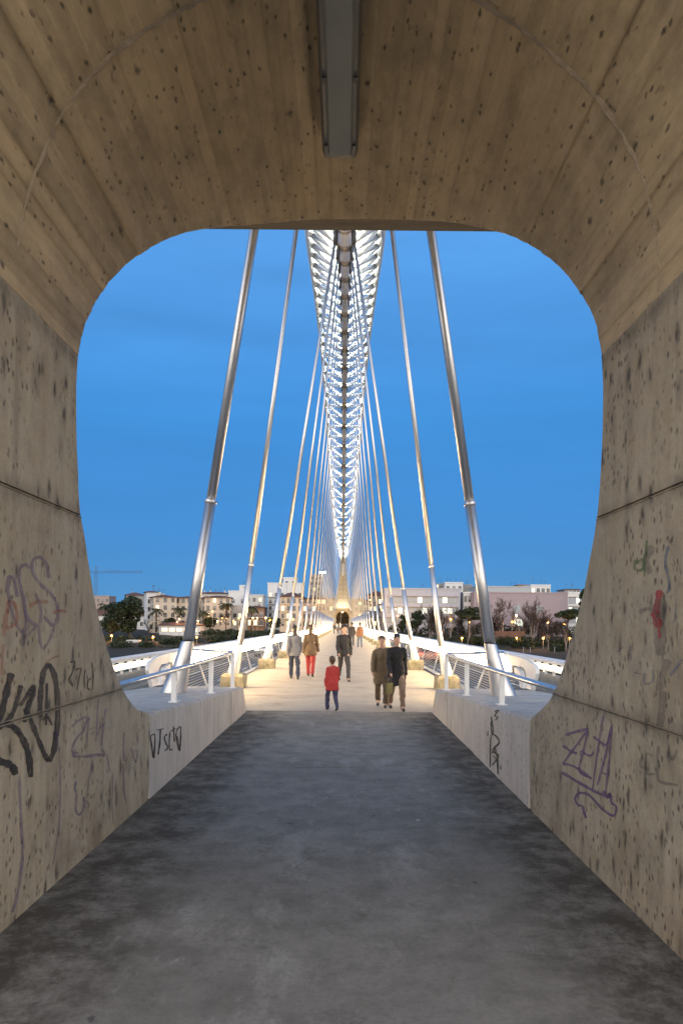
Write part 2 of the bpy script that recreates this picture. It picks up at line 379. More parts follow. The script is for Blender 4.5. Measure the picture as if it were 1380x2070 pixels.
M_ARCH_LAMP = mat('arch_lamp', (.8, .8, .8), .5, emit=(.90, 1.0, .92), es=330.0)
M_SODIUM = mat('sodium_lamp', (.8, .5, .2), .5, emit=(1.0, .40, .07), es=3.6)
M_SODIUM_PALE = mat('pale_street_lamp', (.8, .7, .5), .5, emit=(1.0, .62, .26), es=5.0)

# ================================================================== THE SETTING
YC = 91.1                      # middle of the span
XC = -0.05                     # centre line of the footway
def hy(i): return 9.7 + 7.4 * (i - 1)      # station of hanger i

# --- ground beyond the river, water
prof = [(186, -8.6), (191, -7.6), (198, -6.7), (212, -5.4), (226, -3.6), (238, -2.2), (250, -1.5), (300, -1.2), (500, -.5), (5000, -.5)]
g = MB(); xs = [-4000, -600, -300] + list(range(-200, 201, 8)) + [300, 600, 4000]
for y, z in prof:
    for x in xs:
        dz = .35 * math.sin(x * .11 + y * .07) + .25 * math.sin(x * .23 - y * .19)
        g.v.append((x, y + 1.5 * math.sin(x * .05), z + (dz if y < 300 else 0)))
W = len(xs)
for j in range(len(prof) - 1):
    for i in range(W - 1): g.f.append((j*W+i, j*W+i+1, (j+1)*W+i+1, (j+1)*W+i))
tag(g.build('ground', mat('river_bank_soil', (.022, .020, .013), .95, var=.5, vs=.12, bump=.5, bs=1.2), None, True), kind='structure')
nb = MB().box(-4000, 4000, -3000, -2.5, -9.5, -.12)
tag(nb.build('near_bank', mat('near_bank_bounce_paving', (.42, .385, .32), .9, var=.25, vs=.4)), kind='structure')  # unseen ground behind the camera, made pale to bounce light onto the vault
w = MB(); w.add([(-4000, -9, -8), (4000, -9, -8), (4000, 196, -8), (-4000, 196, -8)], [(0, 1, 2, 3)])
tag(w.build('river_water', mat('river_water', (.012, .018, .02), .12, bump=.25, bs=.8)), kind='structure')

# --- footway: slabs on a box girder
fw = MB().prism([(-2.9, -.10), (2.8, -.10), (3.0, -.5), (1.8, -3.2), (-1.9, -3.2), (-3.1, -.5)], 'y', -9, 190)
footway = tag(fw.build('footway', M_DECK), kind='structure')
joints = [-8.0, -2.6, 2.6, 7.62, 12.55, 15.25] + [17.1 + 1.85 * k for k in range(0, 86)]
for k, (a, b) in enumerate(zip(joints, joints[1:])):
    s = MB(); e = .008 if b < 12.6 else .013
    hw = 1.80 if b <= 12.6 else 2.93
    s.box(XC - hw, XC + hw, a + e, b - e, -.095, 0)
    o = s.build('slab', M_FLOOR if b <= 12.6 else M_DECK, footway)

# --- roadways either side with kerb and edge line
for sgn, nm in ((-1, 'left'), (1, 'right')):
    r = MB().box(min(sgn*3.3, sgn*9.3), max(sgn*3.3, sgn*9.3), -9, 190, -1.8, -1.35)
    rd = tag(r.build('road_' + nm, M_ASPHALT), kind='structure')
    kb = MB()
    for a, b in ((3.3, 3.7), (8.95, 9.3)): kb.box(min(sgn*a, sgn*b), max(sgn*a, sgn*b), -9, 190, -1.349, -1.20)
    kb.build('kerb', M_DECK, rd)
    ln = MB()
    for a in (3.95, 8.65): ln.box(min(sgn*a, sgn*(a+.12)), max(sgn*a, sgn*(a+.12)), -9, 190, -1.349, -1.345)
    for q in range(46): ln.box(min(sgn*6.3, sgn*6.42), max(sgn*6.3, sgn*6.42), -8 + q*4.3, -5.8 + q*4.3, -1.349, -1.345)
    ln.build('lane_marking', M_LINE, rd)

# ================================================================== CONCRETE PORTALS
XL, XR, ZS = -1.74, 1.645, 3.34
RV = (XR - XL) / 2; XM = (XL + XR) / 2
EDGE_L = [(0, 6.19), (.78, 6.19), (.84, 5.91), (.98, 5.59), (1.13, 5.38), (1.31, 5.18), (1.52, 5.0), (1.71, 4.85), (1.97, 4.72), (2.18, 4.62), (2.32, 4.54), (2.57, 4.5), (2.89, 4.46), (3.14, 4.46), (3.34, 4.48)]
EDGE_R = [(0, 5.98), (.79, 5.98), (.82, 5.91), (.96, 5.55), (1.12, 5.3), (1.36, 5.07), (1.59, 4.88), (1.83, 4.71), (2.05, 4.59), (2.21, 4.51), (2.33, 4.46), (2.58, 4.41), (2.89, 4.38), (3.14, 4.38), (3.34, 4.41)]
VA_L = [(0, 4.48), (2.7, 4.51), (7.8, 4.55), (12.6, 4.61), (17.9, 4.69), (24.4, 4.78), (31.7, 4.91), (39.7, 5.06), (46.6, 5.21), (53.6, 5.38), (66.2, 5.64), (77.3, 5.76), (90, 5.81)]
VA_R = [(0, 4.41), (3.7, 4.44), (8.9, 4.48), (14.7, 4.56), (20.7, 4.65), (27.5, 4.76), (34.2, 4.89), (40.5, 5.01), (47.7, 5.18), (56.1, 5.36), (65.6, 5.56), (77.1, 5.73), (90, 5.81)]
Y_BACK = 2.3
def grid(rows):
    """rows of equal length point lists -> quads"""
    m = MB(); n = len(rows[0])
    for r in rows: m.v += [tuple(p) for p in r]
    for j in range(len(rows) - 1):
        for i in range(n - 1): m.f.append((j*n+i, j*n+i+1, (j+1)*n+i+1, (j+1)*n+i))
    return m
def make_portal(near):
    rng = random.Random(11)
    root = empty('concrete_portal')
    # walls
    for sgn, X, ED in ((-1, XL, EDGE_L), (1, XR, EDGE_R)):
        zz = sorted(set([0, .3, .55] + [e[0] for e in ED] + [.88, .93, 1.05, 1.22, 1.42, 1.62, 1.78, 1.85, 2.10, 2.45, 2.73, 3.02, 3.25, .80, .86, .90, 1.0, 1.18, 1.26, 1.36, 1.47]))
        zz = [z for z in zz if not (1.05 < z < 1.095 or 2.28 < z < 2.33)]
        prof = [(X, z) for z in zz]
        for zj in (1.075, 2.305):
            prof = [p for p in prof if abs(p[1] - zj) > .02]
            o = .010 * sgn
            prof += [(X, zj-.015), (X - .006*sgn, zj-.012), (X - .006*sgn, zj-.007), (X + o, zj-.004), (X + o, zj+.003), (X - .005*sgn, zj+.005), (X - .005*sgn, zj+.010), (X, zj+.012)]
        prof.sort(key=lambda p: p[1])
        rows = []
        ys = [Y_BACK, 2.5, 2.7, 2.9, 3.2, 3.58]
        for y in ys: rows.append([(x, y, z) for x, z in prof])
        last = [(x, interp_s(z, ED) + rng.uniform(-.003, .003), z) for x, z in prof]
        rows.append([(x, 3.58 + (e[1] - 3.58) * .97, z) for (x, z), e in zip(prof, last)])
        rows.append([(e[0] + .012 * sgn, e[1], e[2]) for e in last])
        inner = len(rows)
        rows.append([(X + sgn * .8, e[1] - .35, e[2]) for e in last])
        rows.append([(X + sgn * .8, Y_BACK, e[2]) for e in last])
        me = fix_normals(grid(rows).mesh('wall'))
        link('wall', me, M_WALL, root)
    # board-marked barrel vault: every board a facet with its own level
    nb_ = 58; ang = [0]; 
    for k in range(nb_): ang.append(ang[-1] + rng.uniform(.75, 1.25))
    ang = [a * 180 / ang[-1] for a in ang]
    v = MB(); cols = []
    ys = [Y_BACK, 2.6, 2.9, 3.2, 3.58]
    for k in range(nb_):
        off = rng.uniform(-.0022, .0022); shade = rng.random(); tilt = rng.uniform(-.0015, .0015); split = rng.choice(ys[1:4]); off2 = off + rng.uniform(-.004, .004)
        NA = 4; pr = []
        for q in range(NA):
            a = ang[k] + .05 + (ang[k+1] - ang[k] - .10) * q / (NA - 1)
            pr.append((a, interp_s(a, VA_L) if a <= 90 else interp_s(180 - a, VA_R)))
        base = len(v.v); ye = [[*ys, p[1] - .04, p[1]] for p in pr]
        n = len(ye[0])
        for q in range(NA):
            for j in range(n):
                rr = RV + off + tilt * q + (.012 if j == n - 1 else 0)
                a = R(pr[q][0]); v.v.append((XM - rr * math.cos(a), ye[q][j] + (rng.uniform(-.003, .003) if j == n-1 else 0), ZS + rr * math.sin(a)))
        for q in range(NA - 1):
            for j in range(n - 1):
                v.f.append((base + q*n + j, base + q*n + j + 1, base + (q+1)*n + j + 1, base + (q+1)*n + j)); cols.append(shade if j != 2 else shade * .93)
        if k > 0:
            for j in range(n - 1): v.f.append((prev2 + j, prev2 + j + 1, base + j + 1, base + j)); cols.append(-.6)
        prev2 = base + (NA - 1) * n
        # outer shell + end face
        o = len(v.v)
        for q in (0, 1):
            a = R(ang[k + q]); rr = RV + .8; pq = pr[0 if q == 0 else NA - 1]
            v.v += [(XM - rr*math.cos(a), Y_BACK, ZS + rr*math.sin(a)), (XM - rr*math.cos(a), pq[1] - .35, ZS + rr*math.sin(a))]
        v.f.append((o, o+1, o+3, o+2)); cols.append(.5)
        v.f.append((base + n - 1, o + 1, o + 3, base + NA*n - 1)); cols.append(.5)
    me = v.mesh('vault', True)
    ca = me.color_attributes.new('board', 'FLOAT_COLOR', 'CORNER')
    li = 0
    for p in me.polygons:
        for _ in p.loop_indices:
            ca.data[li].color = (cols[p.index],) * 3 + (1,); li += 1
    link('vault', me, M_VAULT, root)
    # mortar fin squeezed out at the construction joint of the vault
    pts, rad = [], []
    for k in range(121):
        a = R(-6 + 192 * k / 120); rr = RV + .006 + rng.uniform(-.003, .003)
        zc_ = min(rr*math.cos(a), rr) if 0 <= math.degrees(a) <= 180 else rr*(1 if math.cos(a) > 0 else -1)
        pts.append((XM - zc_, 3.57 + .02 * math.sin(k * .17) + rng.uniform(-.006, .006), ZS + rr*math.sin(a))); rad.append((.011 + .010 * rng.random()) * min(1, .15 + k/22, .15 + (120-k)/22))
    MB().tube(pts, rad, 6).build('mortar_fin', mat('mortar', (.36, .28, .195), .9, var=.35, vs=9, bump=.6, bs=50), root)
    pts2 = [(p[0] * 1.0, p[1] - .035 + rng.uniform(-.006, .006), p[2] + .004) for p in pts]
    MB().tube(pts2[62:112], .006, 5).build('mortar_fin', mat('mortar_dark', (.15, .12, .085), .9, var=.35, vs=9), root)
    # lintel under the arch leg: a straight soffit just past the vault
    l = MB().prism([(5.55, 5.10), (6.02, 5.075), (6.05, 5.10), (6.6, 5.45), (6.2, 6.6), (5.0, 6.6)], 'x', XM - 1.55, XM + 1.55)
    fix = l.mesh('lintel'); fix_normals(fix); link('lintel', fix, M_VAULT2, root)
    # the leg of the arch rising from the portal, V-shaped soffit
    st = [(5.9, 5.4, 2.55, 1.0, 6.0), (8.0, 6.75, 2.15, 3.0, 8.6), (10.0, 8.05, 1.75, 5.5, 10.8), (13.5, 10.2, 1.35, 9.0, 13.6), (17.1, 12.35, 1.10, 14.2, 15.6), (20.5, 14.3, .85, 19.0, 17.2), (23.4, 15.75, .62, 22.9, 17.9)]
    rows = []
    for d, z, hw, dt, zt in st:
        rows.append([(XM, d + .12, z - .02), (XM - hw*.72, d, z + .10), (XM - hw, d - .5, z + .55), (XM - hw*.85, dt, zt), (XM + hw*.85, dt, zt), (XM + hw, d - .5, z + .55), (XM + hw*.72, d, z + .10), (XM, d + .12, z - .02)])
    lg = grid(rows); lg.f += [tuple(range(7)), tuple(reversed(range(len(lg.v) - 8, len(lg.v) - 1)))]
    link('arch_leg', fix_normals(lg.mesh('arch_leg')), M_LEG, root)
    # day joints on the soffit of the leg
    jn = MB()
    for (d, z, hw, *_), (d2, z2, hw2, *_2) in zip(st[1:], st[2:]):
        for t in (.0, .5):
            dd, zz_, hh = d + (d2-d)*t, z + (z2-z)*t, hw + (hw2-hw)*t
            for s_ in (-1, 1): jn.tube([(XM, dd + .125, zz_ - .03), (XM + s_*hh*.72, dd + .005, zz_ + .09)], .02, 5)
    jn.tube([(XM, s[0] + .13, s[1] - .03) for s in st], .025, 5)
    jn.build('leg_joint', mat('dark_joint', (.12, .10, .08), .9), root)  # plain dark colour for the joint lines
    # foundations of the walls beside the road
    for sgn, X in ((-1, XL), (1, XR)):
        b = MB().box(min(X + sgn*.01, X + sgn*1.5), max(X + sgn*.01, X + sgn*1.5), Y_BACK, 4.0, -2.4, 0.0)
        b.build('wall_footing', M_WALL, root)
    # low side plinths in cast lengths
    for sgn, X, y0 in ((-1, XL, 6.19), (1, XR, 5.98)):
        cuts = [y0, 8.55, 10.75, 12.0]
        for k, (a, b) in enumerate(zip(cuts, cuts[1:])):
            a += .006; b -= .006 if k < 2 else 0
            def zt(y): return .78 - .052 * (y - 6.19)
            xo = sgn * 3.34
            m = MB(); c = .022
            yb = b + (.5 if k == 2 else 0)          # battered end of the last length
            xi = X + (.006 * sgn if k == 1 else 0)
            n = 7; ra = []
            for q in range(n):
                y = a + (b - a) * q / (n - 1); j = rng.uniform(-.006, .006); z = zt(y) + rng.uniform(-.004, .004); ch = c + rng.uniform(-.008, .016)
                yl = a + (yb - a) * q / (n - 1)
                ra.append([(xi + j*.3, yl, -.05), (xi + j*.3, y + (yl-y)*.1, z - ch), (xi + sgn*ch, y, z), (xi + sgn*.7, y, z + .012), (xo, y, z - .01), (xo, yl, -1.3)])
            gm = grid(ra); gm.f += [tuple(range(6)), tuple(reversed(range(len(gm.v) - 6, len(gm.v))))]
            link('plinth', fix_normals(gm.mesh('plinth')), M_PLINTH, root)
        # the part of the plinth running back under the flank of the wall
        xo = sgn * 3.34; xi = X + sgn * .03
        gm = MB().prism([(4.0, -1.3), (y0, -1.3), (y0, .775), (4.0, .80)], 'x', min(xi, xo), max(xi, xo)); link('plinth', fix_normals(gm.mesh('plinth')), M_PLINTH, root)
    return root
M_VAULT2 = mat('lintel_concrete', (.31, .24, .16), .85, var=.35, vs=4, bump=.5, bs=35, stretch=(.4, 2, 2))
M_LEG = mat('leg_concrete', (.62, .56, .44), .8, var=.10, vs=1.2, bump=.2, bs=20)
near_portal = make_portal(True)
tag(near_portal, 'concrete tunnel portal framing the view, board-marked vault and graffiti on its walls', 'portal', 'concrete portals of the bridge')
far_portal = copy_tree(near_portal); far_portal.rotation_euler = (0, 0, math.pi); far_portal.location = (2 * XC, 2 * YC, 0)
tag(far_portal, 'distant pale concrete arch leg with small round-headed passage at the footway end', 'portal', 'concrete portals of the bridge')

# --- graffiti on the near portal walls (pixel outlines measured on the wall planes)
def graffiti(parent, strokes, x, sgn, m, org, sc, name='graffiti'):
    lift = 0.004
    for q_, (wpx, pts) in enumerate(strokes):
        b = MB(); lift = .003 + .0004 * (q_ % 6)
        P = smooth_path(pts, 7)
        # stroke width: pixels -> metres at that distance
        n = len(P); o = len(b.v)
        if n == 1: continue
        for i, p in enumerate(P):
            t = (P[min(i+1, n-1)] - P[max(i-1, 0)]); t = t.normalized() if t.length > 1e-6 else Vector((1, 0)); nn = Vector((-t.y, t.x))
            hw = wpx * .48 * (1 + .14 * math.sin(i * .9) + .10 * math.sin(i * 2.3 + wpx))
            if i in (0, n-1): hw *= .6
            for s in (-1, 1):
                q = p + nn * hw * s; d, z = on_wall(org[0] + q.x/sc, org[1] + q.y/sc, x); b.v.append((x - sgn * lift, d, z))
        for i in range(n - 1):
            b.f.append((o+2*i, o+2*i+1, o+2*i+3, o+2*i+2))
        b.build(name, m, parent)
BLACK = spray('black_spray', (.012, .012, .014), 1.0); PURPLE = spray('purple_spray', (.15, .085, .20), .85); PURPLE_F = spray('faded_purple_spray', (.17, .12, .22), .5)
RED_F = spray('faded_red_spray', (.42, .10, .06), .45); RED = spray('red_spray', (.40, .03, .03), .9); GREEN = spray('green_spray', (.12, .20, .05), .6); BLUE = spray('blue_spray', (.06, .13, .24), .5); GREY_F = spray('grey_smear', (.10, .10, .11), .34)
OL, OR, SC = (0, 1080), (860, 1080), 2.525
S = [(36, [(58,708),(38,780),(14,880),(-12,965)]), (34, [(-14,985),(30,968),(75,990),(115,1045),(145,1130),(156,1240)]), (40, [(-14,1158),(30,1168),(62,1188),(78,1228)]),
     (24, [(106,770),(88,840),(62,915),(20,965)]), (28, [(166,775),(150,850),(120,960)]), (20, [(100,875),(130,830),(166,775),(172,810),(140,880),(118,905)]),
     (26, [(135,900),(165,970),(200,1060),(225,1120),(246,1160)]), (28, [(246,1160),(272,1110),(290,1000),(293,860),(282,740),(252,672),(222,700),(207,800),(203,900),(206,935)]),
     (14, [(238,760),(236,850),(233,975)]), (14, [(214,950),(238,930),(265,975)])]
graffiti(near_portal, S, XL, -1, BLACK, OL, SC)
S = [(8, [(358,655),(376,648),(380,672),(364,715),(350,742),(372,778)]), (8, [(386,692),(411,686),(402,735),(392,797)]), (7, [(434,690),(428,735),(432,787)]), (7, [(462,735),(447,750),(446,785),(462,792)]), (7, [(466,655),(473,710),(470,797)]),
     (8, [(352,725),(370,770)])]
graffiti(near_portal, S, XL, -1, BLACK, OL, SC)
S = [(18, [(88,320),(72,240),(52,215),(38,250),(48,345),(75,440),(105,495),(128,490),(132,420),(112,310),(96,220),(104,170),(130,155),(148,175)]), (18, [(248,225),(238,160),(212,122),(182,120),(162,150),(168,200),(205,255),(255,300),(290,360),(292,430),(270,465),(240,440),(225,415)]),
     (17, [(120,310),(128,400),(160,450),(200,455),(205,380),(180,300)]), (14, [(108,572),(135,520),(165,490),(195,470),(200,530),(218,580),(250,540),(275,470)])]
graffiti(near_portal, S, XL, -1, PURPLE_F, OL, SC)
S = [(22, [(48,335),(30,420),(18,520)]), (18, [(30,480),(60,470),(85,440),(80,370),(55,335)]), (20, [(150,370),(190,345),(245,345)]), (16, [(270,400),(305,390),(340,395)]), (14, [(15,560),(10,640),(8,720)]), (10, [(230,660),(270,630),(300,620)])]
graffiti(near_portal, S, XL, -1, RED_F, OL, SC)
S = [(12, [(365,985),(400,950),(445,935),(425,1000),(385,1050),(365,1110),(400,1115)]), (10, [(455,930),(445,1010),(440,1090)]), (10, [(450,1000),(480,985)]), (10, [(500,840),(495,920),(488,1060)]), (12, [(540,890),(528,960),(515,1080)]), (10, [(495,1000),(535,960)]),
     (16, [(365,1130),(430,1135),(500,1125),(535,1130)]), (10, [(470,1180),(452,1250),(448,1310)]), (12, [(388,1260),(380,1300),(390,1330),(385,1400),(400,1432),(425,1400),(430,1340)]), (10, [(440,1355),(444,1375)]), (10, [(632,1010),(628,1100),(632,1160)]), (8, [(668,1095),(690,1165),(700,1100)]), (14, [(545,1120),(560,1210)]), (8, [(628,1170),(632,1300),(645,1380)]),
     (7, [(285,1000),(305,1200),(300,1480),(268,1690)]), (16, [(95,1240),(105,1450),(112,1650),(85,1850),(60,1930)]), (6, [(575,1220),(570,1380),(578,1480)])]
graffiti(near_portal, S, XL, -1, PURPLE_F, OL, SC)
S = [(7, [(768,1030),(785,1020),(790,1045),(785,1140),(770,1060),(768,1030)]), (9, [(770,1050),(782,1142),(790,1050)]), (8, [(797,1000),(835,992)]), (9, [(818,995),(815,1060),(808,1110),(805,1125)]), (8, [(852,1020),(838,1035),(845,1065),(855,1090),(838,1105)]), (8, [(866,1010),(862,1070),(866,1100),(880,1096)]),
     (8, [(868,1008),(895,990)]), (8, [(884,980),(888,1040),(890,1060)]), (7, [(900,1000),(918,982),(922,1010),(915,1100),(898,1040),(900,1000)]), (9, [(902,1030),(914,1105),(922,1020)])]
graffiti(near_portal, S, XL, -1, BLACK, OL, SC)
S = [(15, [(714,1025),(770,1008),(832,992)]), (11, [(828,1000),(760,1090),(700,1172)]), (12, [(700,1172),(760,1186),(850,1250)]), (13, [(702,1078),(740,1106),(776,1120)]), (10, [(830,1000),(805,1110),(786,1208),(850,1246)]), (11, [(795,1106),(830,1128),(852,1125),(858,1108)]),
     (9, [(908,922),(880,1090),(850,1318)]), (12, [(856,1032),(895,1062),(922,1076),(938,1030),(952,968)]), (12, [(952,968),(920,1120),(878,1282)]), (9, [(952,985),(935,1170),(916,1340)]), (12, [(895,1214),(928,1228)]),
     (15, [(698,1216),(780,1265),(860,1310),(918,1336)]), (13, [(906,1310),(930,1345),(940,1322),(950,1370),(972,1392),(960,1436),(905,1405),(835,1332),(785,1322),(764,1350),(778,1380),(802,1390),(808,1420),(820,1450)]), (12, [(817,1488),(823,1502)])]
graffiti(near_portal, S, XR, 1, PURPLE, OR, SC)
S = [(8, [(334,930),(345,1000),(332,1050),(330,1190)]), (9, [(335,955),(338,1012),(360,1030),(376,1062),(350,1090),(340,1120)]), (9, [(376,1065),(345,1105),(372,1130),(340,1180)]), (9, [(355,1090),(366,1150),(370,1225)]), (8, [(345,1130),(372,1160)]), (10, [(319,1005),(318,1030)]), (10, [(383,1180),(384,1202)]), (7, [(352,905),(372,898),(355,925),(368,935),(356,950)]), (7, [(350,930),(362,905)])]
graffiti(near_portal, S, XR, 1, BLACK, OR, SC)
S = [(34, [(1196,285),(1182,360),(1172,410)]), (46, [(1170,395),(1182,440),(1192,475)]), (22, [(1190,460),(1194,530)])]
graffiti(near_portal, S, XR, 1, RED, OR, SC)
S = [(16, [(1072,130),(1066,170),(1090,185),(1115,160),(1130,30)]), (14, [(1075,150),(1110,130),(1118,215)])]
graffiti(near_portal, S, XR, 1, GREEN, OR, SC)
S = [(16, [(1240,60),(1225,140),(1245,260),(1230,300)]), (12, [(1280,360),(1270,450)]), (10, [(1045,570),(1050,640)]), (9, [(1065,705),(1105,715)]), (10, [(1118,705),(1120,760),(1160,750),(1162,690)]), (14, [(1250,720),(1290,670),(1310,640)]), (9, [(975,600),(1010,575)])]
graffiti(near_portal, S, XR, 1, BLUE, OR, SC)
S = [(40, [(1160,60),(1120,140),(1150,200)]), (60, [(1200,330),(1195,480),(1200,620)]), (44, [(1240,640),(1210,720),(1190,800)]), (36, [(1215,800),(1205,900),(1200,1000)]), (16, [(1190,1080),(1185,1180),(1195,1260),(1290,1280)]), (12, [(1130,1118),(1160,1130)]), (14, [(1100,1140),(1098,1185),(1130,1195),(1135,1222),(1170,1225)]), (18, [(1240,1110),(1260,1150),(1285,1100)]), (22, [(1090,400),(1140,380),(1190,420)])]
graffiti(near_portal, S, XR, 1, GREY_F, OR, SC)
S = [(7, [(1390,-140),(1290,-80),(1180,-20)])]

# --- the unlit strip lamp under the crown
lf = empty('tunnel_lamp', (XM, 0, ZS + RV))
tag(lf, 'long unlit strip lamp with grey housing screwed to the vault crown', 'lamp')
h = MB(); z1 = -.02
h.prism([(-.125, 0), (-.125, -.10), (-.105, -.155), (.105, -.155), (.125, -.10), (.125, 0)], 'y', 2.35, 4.80)
link('housing', fix_normals(h.mesh('housing')), mat('lamp_housing', (.16, .16, .15), .5, .3, var=.2, vs=5), lf)
dm = MB(); dm.prism([(-.085, -.156), (-.07, -.178), (.07, -.178), (.085, -.156)], 'y', 2.4, 4.74)
link('diffuser', fix_normals(dm.mesh('diffuser')), mat('lamp_cover', (.30, .31, .28), .3, var=.2, vs=3, stretch=(1, .4, 1)), lf)
cl = MB().box(-.012, .012, -.02, .02, -.168, -.156).mesh('clip')
for y in (2.5, 2.9, 3.5, 4.1, 4.68):
    for x in (-.095, .095): o = link('clip', cl, M_DARKMETAL, lf); o.location = (x, y, 0)

# --- plinth handrails
for sgn, X in ((-1, XL), (1, XR)):
    hr = empty('plinth_handrail', (0, 0, 0))
    tag(hr, 'white tube handrail on short posts along the %s plinth in front of the portal' % ('left' if sgn < 0 else 'right'), 'handrail', 'handrails on the portal plinths')
    px_ = [(7.74, X + sgn*.16), (9.75, X + sgn*.13), (11.53, X + sgn*.11)]
    pts = [(X + sgn*.19, 4.6, 1.06), (X + sgn*.17, 7.0, 1.062), (X + sgn*.14, 9.7, 1.08), (X + sgn*.11, 11.45, 1.11), (X + sgn*.14, 11.6, 1.113), (sgn*2.5, 12.6, 1.09), (sgn*3.22, 13.7, 1.06)]
    MB().tube(pts, .028, 12).build('handrail', mat('brushed_rail', (.62, .63, .65), .28, .85, var=.1, vs=8), hr, True)
    for y, x in px_:
        z0 = .78 - .052 * (y - 6.19)
        p = MB().box(x - .028, x + .028, y - .035, y + .035, z0 - .02, 1.065 if y < 11 else 1.095).build('post', M_WHITE, hr)
        MB().box(x - .055, x + .055, y - .06, y + .06, z0 + .004, z0 + .016).build('base_plate', M_WHITE, p)

# ================================================================== WALKWAY RAILINGS (lamps built in)
Y0R, Y1R = 12.1, 170.0
wire_me = MB().box(-.004, .004, 0, Y1R - Y0R - .6, -.004, .004).mesh('wire')
for sgn in (-1, 1):
    rr = empty('footway_railing', (sgn*3.1, Y0R, 0))
    tag(rr, 'long white railing with glowing lamp band and wires on the %s edge of the footway' % ('left' if sgn < 0 else 'right'), 'railing', 'railings of the footway')
    L = Y1R - Y0R
    MB().tube([(sgn*.15, 1.4, 1.04), (sgn*.15, L, 1.04)], .035, 8).build('handrail', M_WHITE, rr, True)
    MB().box(min(sgn*-.03, sgn*.03), max(sgn*-.03, sgn*.03), 0.2, L, -.02, .05).build('bottom_rail', M_WHITE, rr)
    b = MB()
    b.box(min(sgn*.07, sgn*.17), max(sgn*.07, sgn*.17), 1.1, L, .685, .705)
    b.box(min(sgn*.172, sgn*.18), max(sgn*.172, sgn*.18), 1.1, L, .685, .965); b.build('lamp_tray_shield', M_WHITE, rr)  # upright back plate added to keep the lamp light off the road
    for k in range(11):
        t = k / 11; o = link('wire', wire_me, mat('wire_steel', (.6, .6, .6), .35, .8), rr); o.location = (sgn * (.0 + .11 * t), .5, .09 + .58 * t)
    lp = MB().box(-.035, .035, .02, 1.21, .707, .943).mesh('lamp_panel')
    nlp = int((L - 1.6) / 1.23)
    for k in range(nlp):
        o = link('lamp_panel', lp, M_RAIL_LAMP, rr); o.location = (sgn * .12, 1.5 + k * 1.23, 0)
    stn = MB()
    stn.prism([(.78, -.02), (.92, -.02), (.12, .70), (.02, .70)], 'x', -.014, .014)
    stn.prism([(.02, .70), (.12, .70), (.06, 1.03), (.0, 1.03)], 'x', -.010 + .10*sgn, .010 + .10*sgn)
    for i, q in enumerate(stn.v[:8]):   # lean outward with height
        stn.v[i] = (q[0] + sgn * .12 * max(q[2], 0), q[1], q[2])
    sm = fix_normals(stn.mesh('stanchion'))
    for k in range(int(L / 3.7)):
        o = link('stanchion', sm, M_WHITE, rr); o.location = (0, 3.0 + 3.7 * k, 0)
    # winged end plate with its slot, standing on the plinth
    e = MB(); xo = sgn * .17
    out = [(-.42,.50),(-.52,.62),(-.66,.80),(-.64,.88),(-.5,.95),(-.1,1.0),(.5,1.03),(1.5,1.03),(1.5,.84),(.5,.86),(.15,.85),(.02,.81),(-.04,.73),(-.03,.60),(.0,.50)]
    e.prism(out, 'x', xo - .03, xo + .03)
    e.prism([(.14,.48),(.20,.66),(.36,.78),(.8,.82),(.8,.70),(.5,.68),(.40,.48)], 'x', xo - .028, xo + .028)
    e.tube([(xo, -.30, .50), (xo, -.30, .80)], .028, 8)
    link('end_plate', fix_normals(e.mesh('end_plate')), M_WHITE, rr)

# ================================================================== OUTER PARAPETS
for sgn in (-1, 1):
    L = 176; pr = empty('bridge_parapet', (sgn*9.5, 12, 0))
    tag(pr, 'white outer parapet with small lit panels beyond the %s carriageway' % ('left' if sgn < 0 else 'right'), 'parapet', 'outer parapets of the bridge')
    tr = MB().prism([(-.20, -.02), (-.16, .10), (.16, .12), (.20, .05), (.18, -.08), (-.14, -.08)], 'y', 0, L)
    link('top_rail', fix_normals(tr.mesh('top_rail')), M_WHITE, pr)
    kb = MB().box(-.22, .22, 0, L, -1.8, -.62); kb.build('kerb_beam', M_DECK, pr)
    lr = MB().box(-.07, .07, 0, L, -.47, -.43); lr.build('lower_rail', M_WHITE, pr)
    s = -sgn   # towards the road
    pm = MB(); pm.prism([(s*.15, -.08), (s*-.12, -.08), (s*-.02, -.62), (s*.07, -.62), (s*.10, -.40), (s*.03, -.22)], 'y', -.035, .035); pm_ = fix_normals(pm.mesh('post'))
    lm = MB().box(-.02, .02, .05, 1.19, -.42, -.20).mesh('lamp_panel')
    for k in range(int(L / 1.24)):
        o = link('post', pm_, M_WHITE, pr); o.location = (0, k * 1.24, 0)
        if k < int(L / 1.24) - 1: o = link('lamp_panel', lm, M_PARA_LAMP, pr); o.location = (0, k * 1.24, 0)
    # lower edge beam of the deck
    MB().box(-.35, .35, 0, L, -2.1, -1.81).build('edge_beam', M_DECK, pr)

# ================================================================== ARCH
ZA = {1: 6.9, 2: 11.6, 3: 15.6, 4: 19.0, 5: 22.2, 6: 24.95, 7: 27.3, 8: 29.25, 9: 30.8, 10: 32.0, 11: 32.8, 12: 33.1}
for i in range(1, 12): ZA[24 - i] = ZA[i] + .35 * (12 - i) / 9
def za(t):
    tab = [(i, ZA[i]) for i in range(1, 24)]
    # smooth cubic through stations
    i = min(max(int(t), 2), 21); u = t - i
    p0, p1, p2, p3 = ZA[i-1], ZA[i], ZA[i+1], ZA[i+2]
    return .5*((2*p1)+(p2-p0)*u+(2*p0-5*p1+4*p2-p3)*u*u+(3*p1-p0-3*p2+p3)*u**3)
def wa_(t):
    q = min(t, 24 - t) - 2.75
    return .45 + 2.3 * (1 - math.exp(-max(q, 0) / 1.9))
def ha(t):
    q = min(t, 24 - t) - 2.75
    return 1.5 + 1.0 * (1 - math.exp(-max(q, 0) / 2.0))
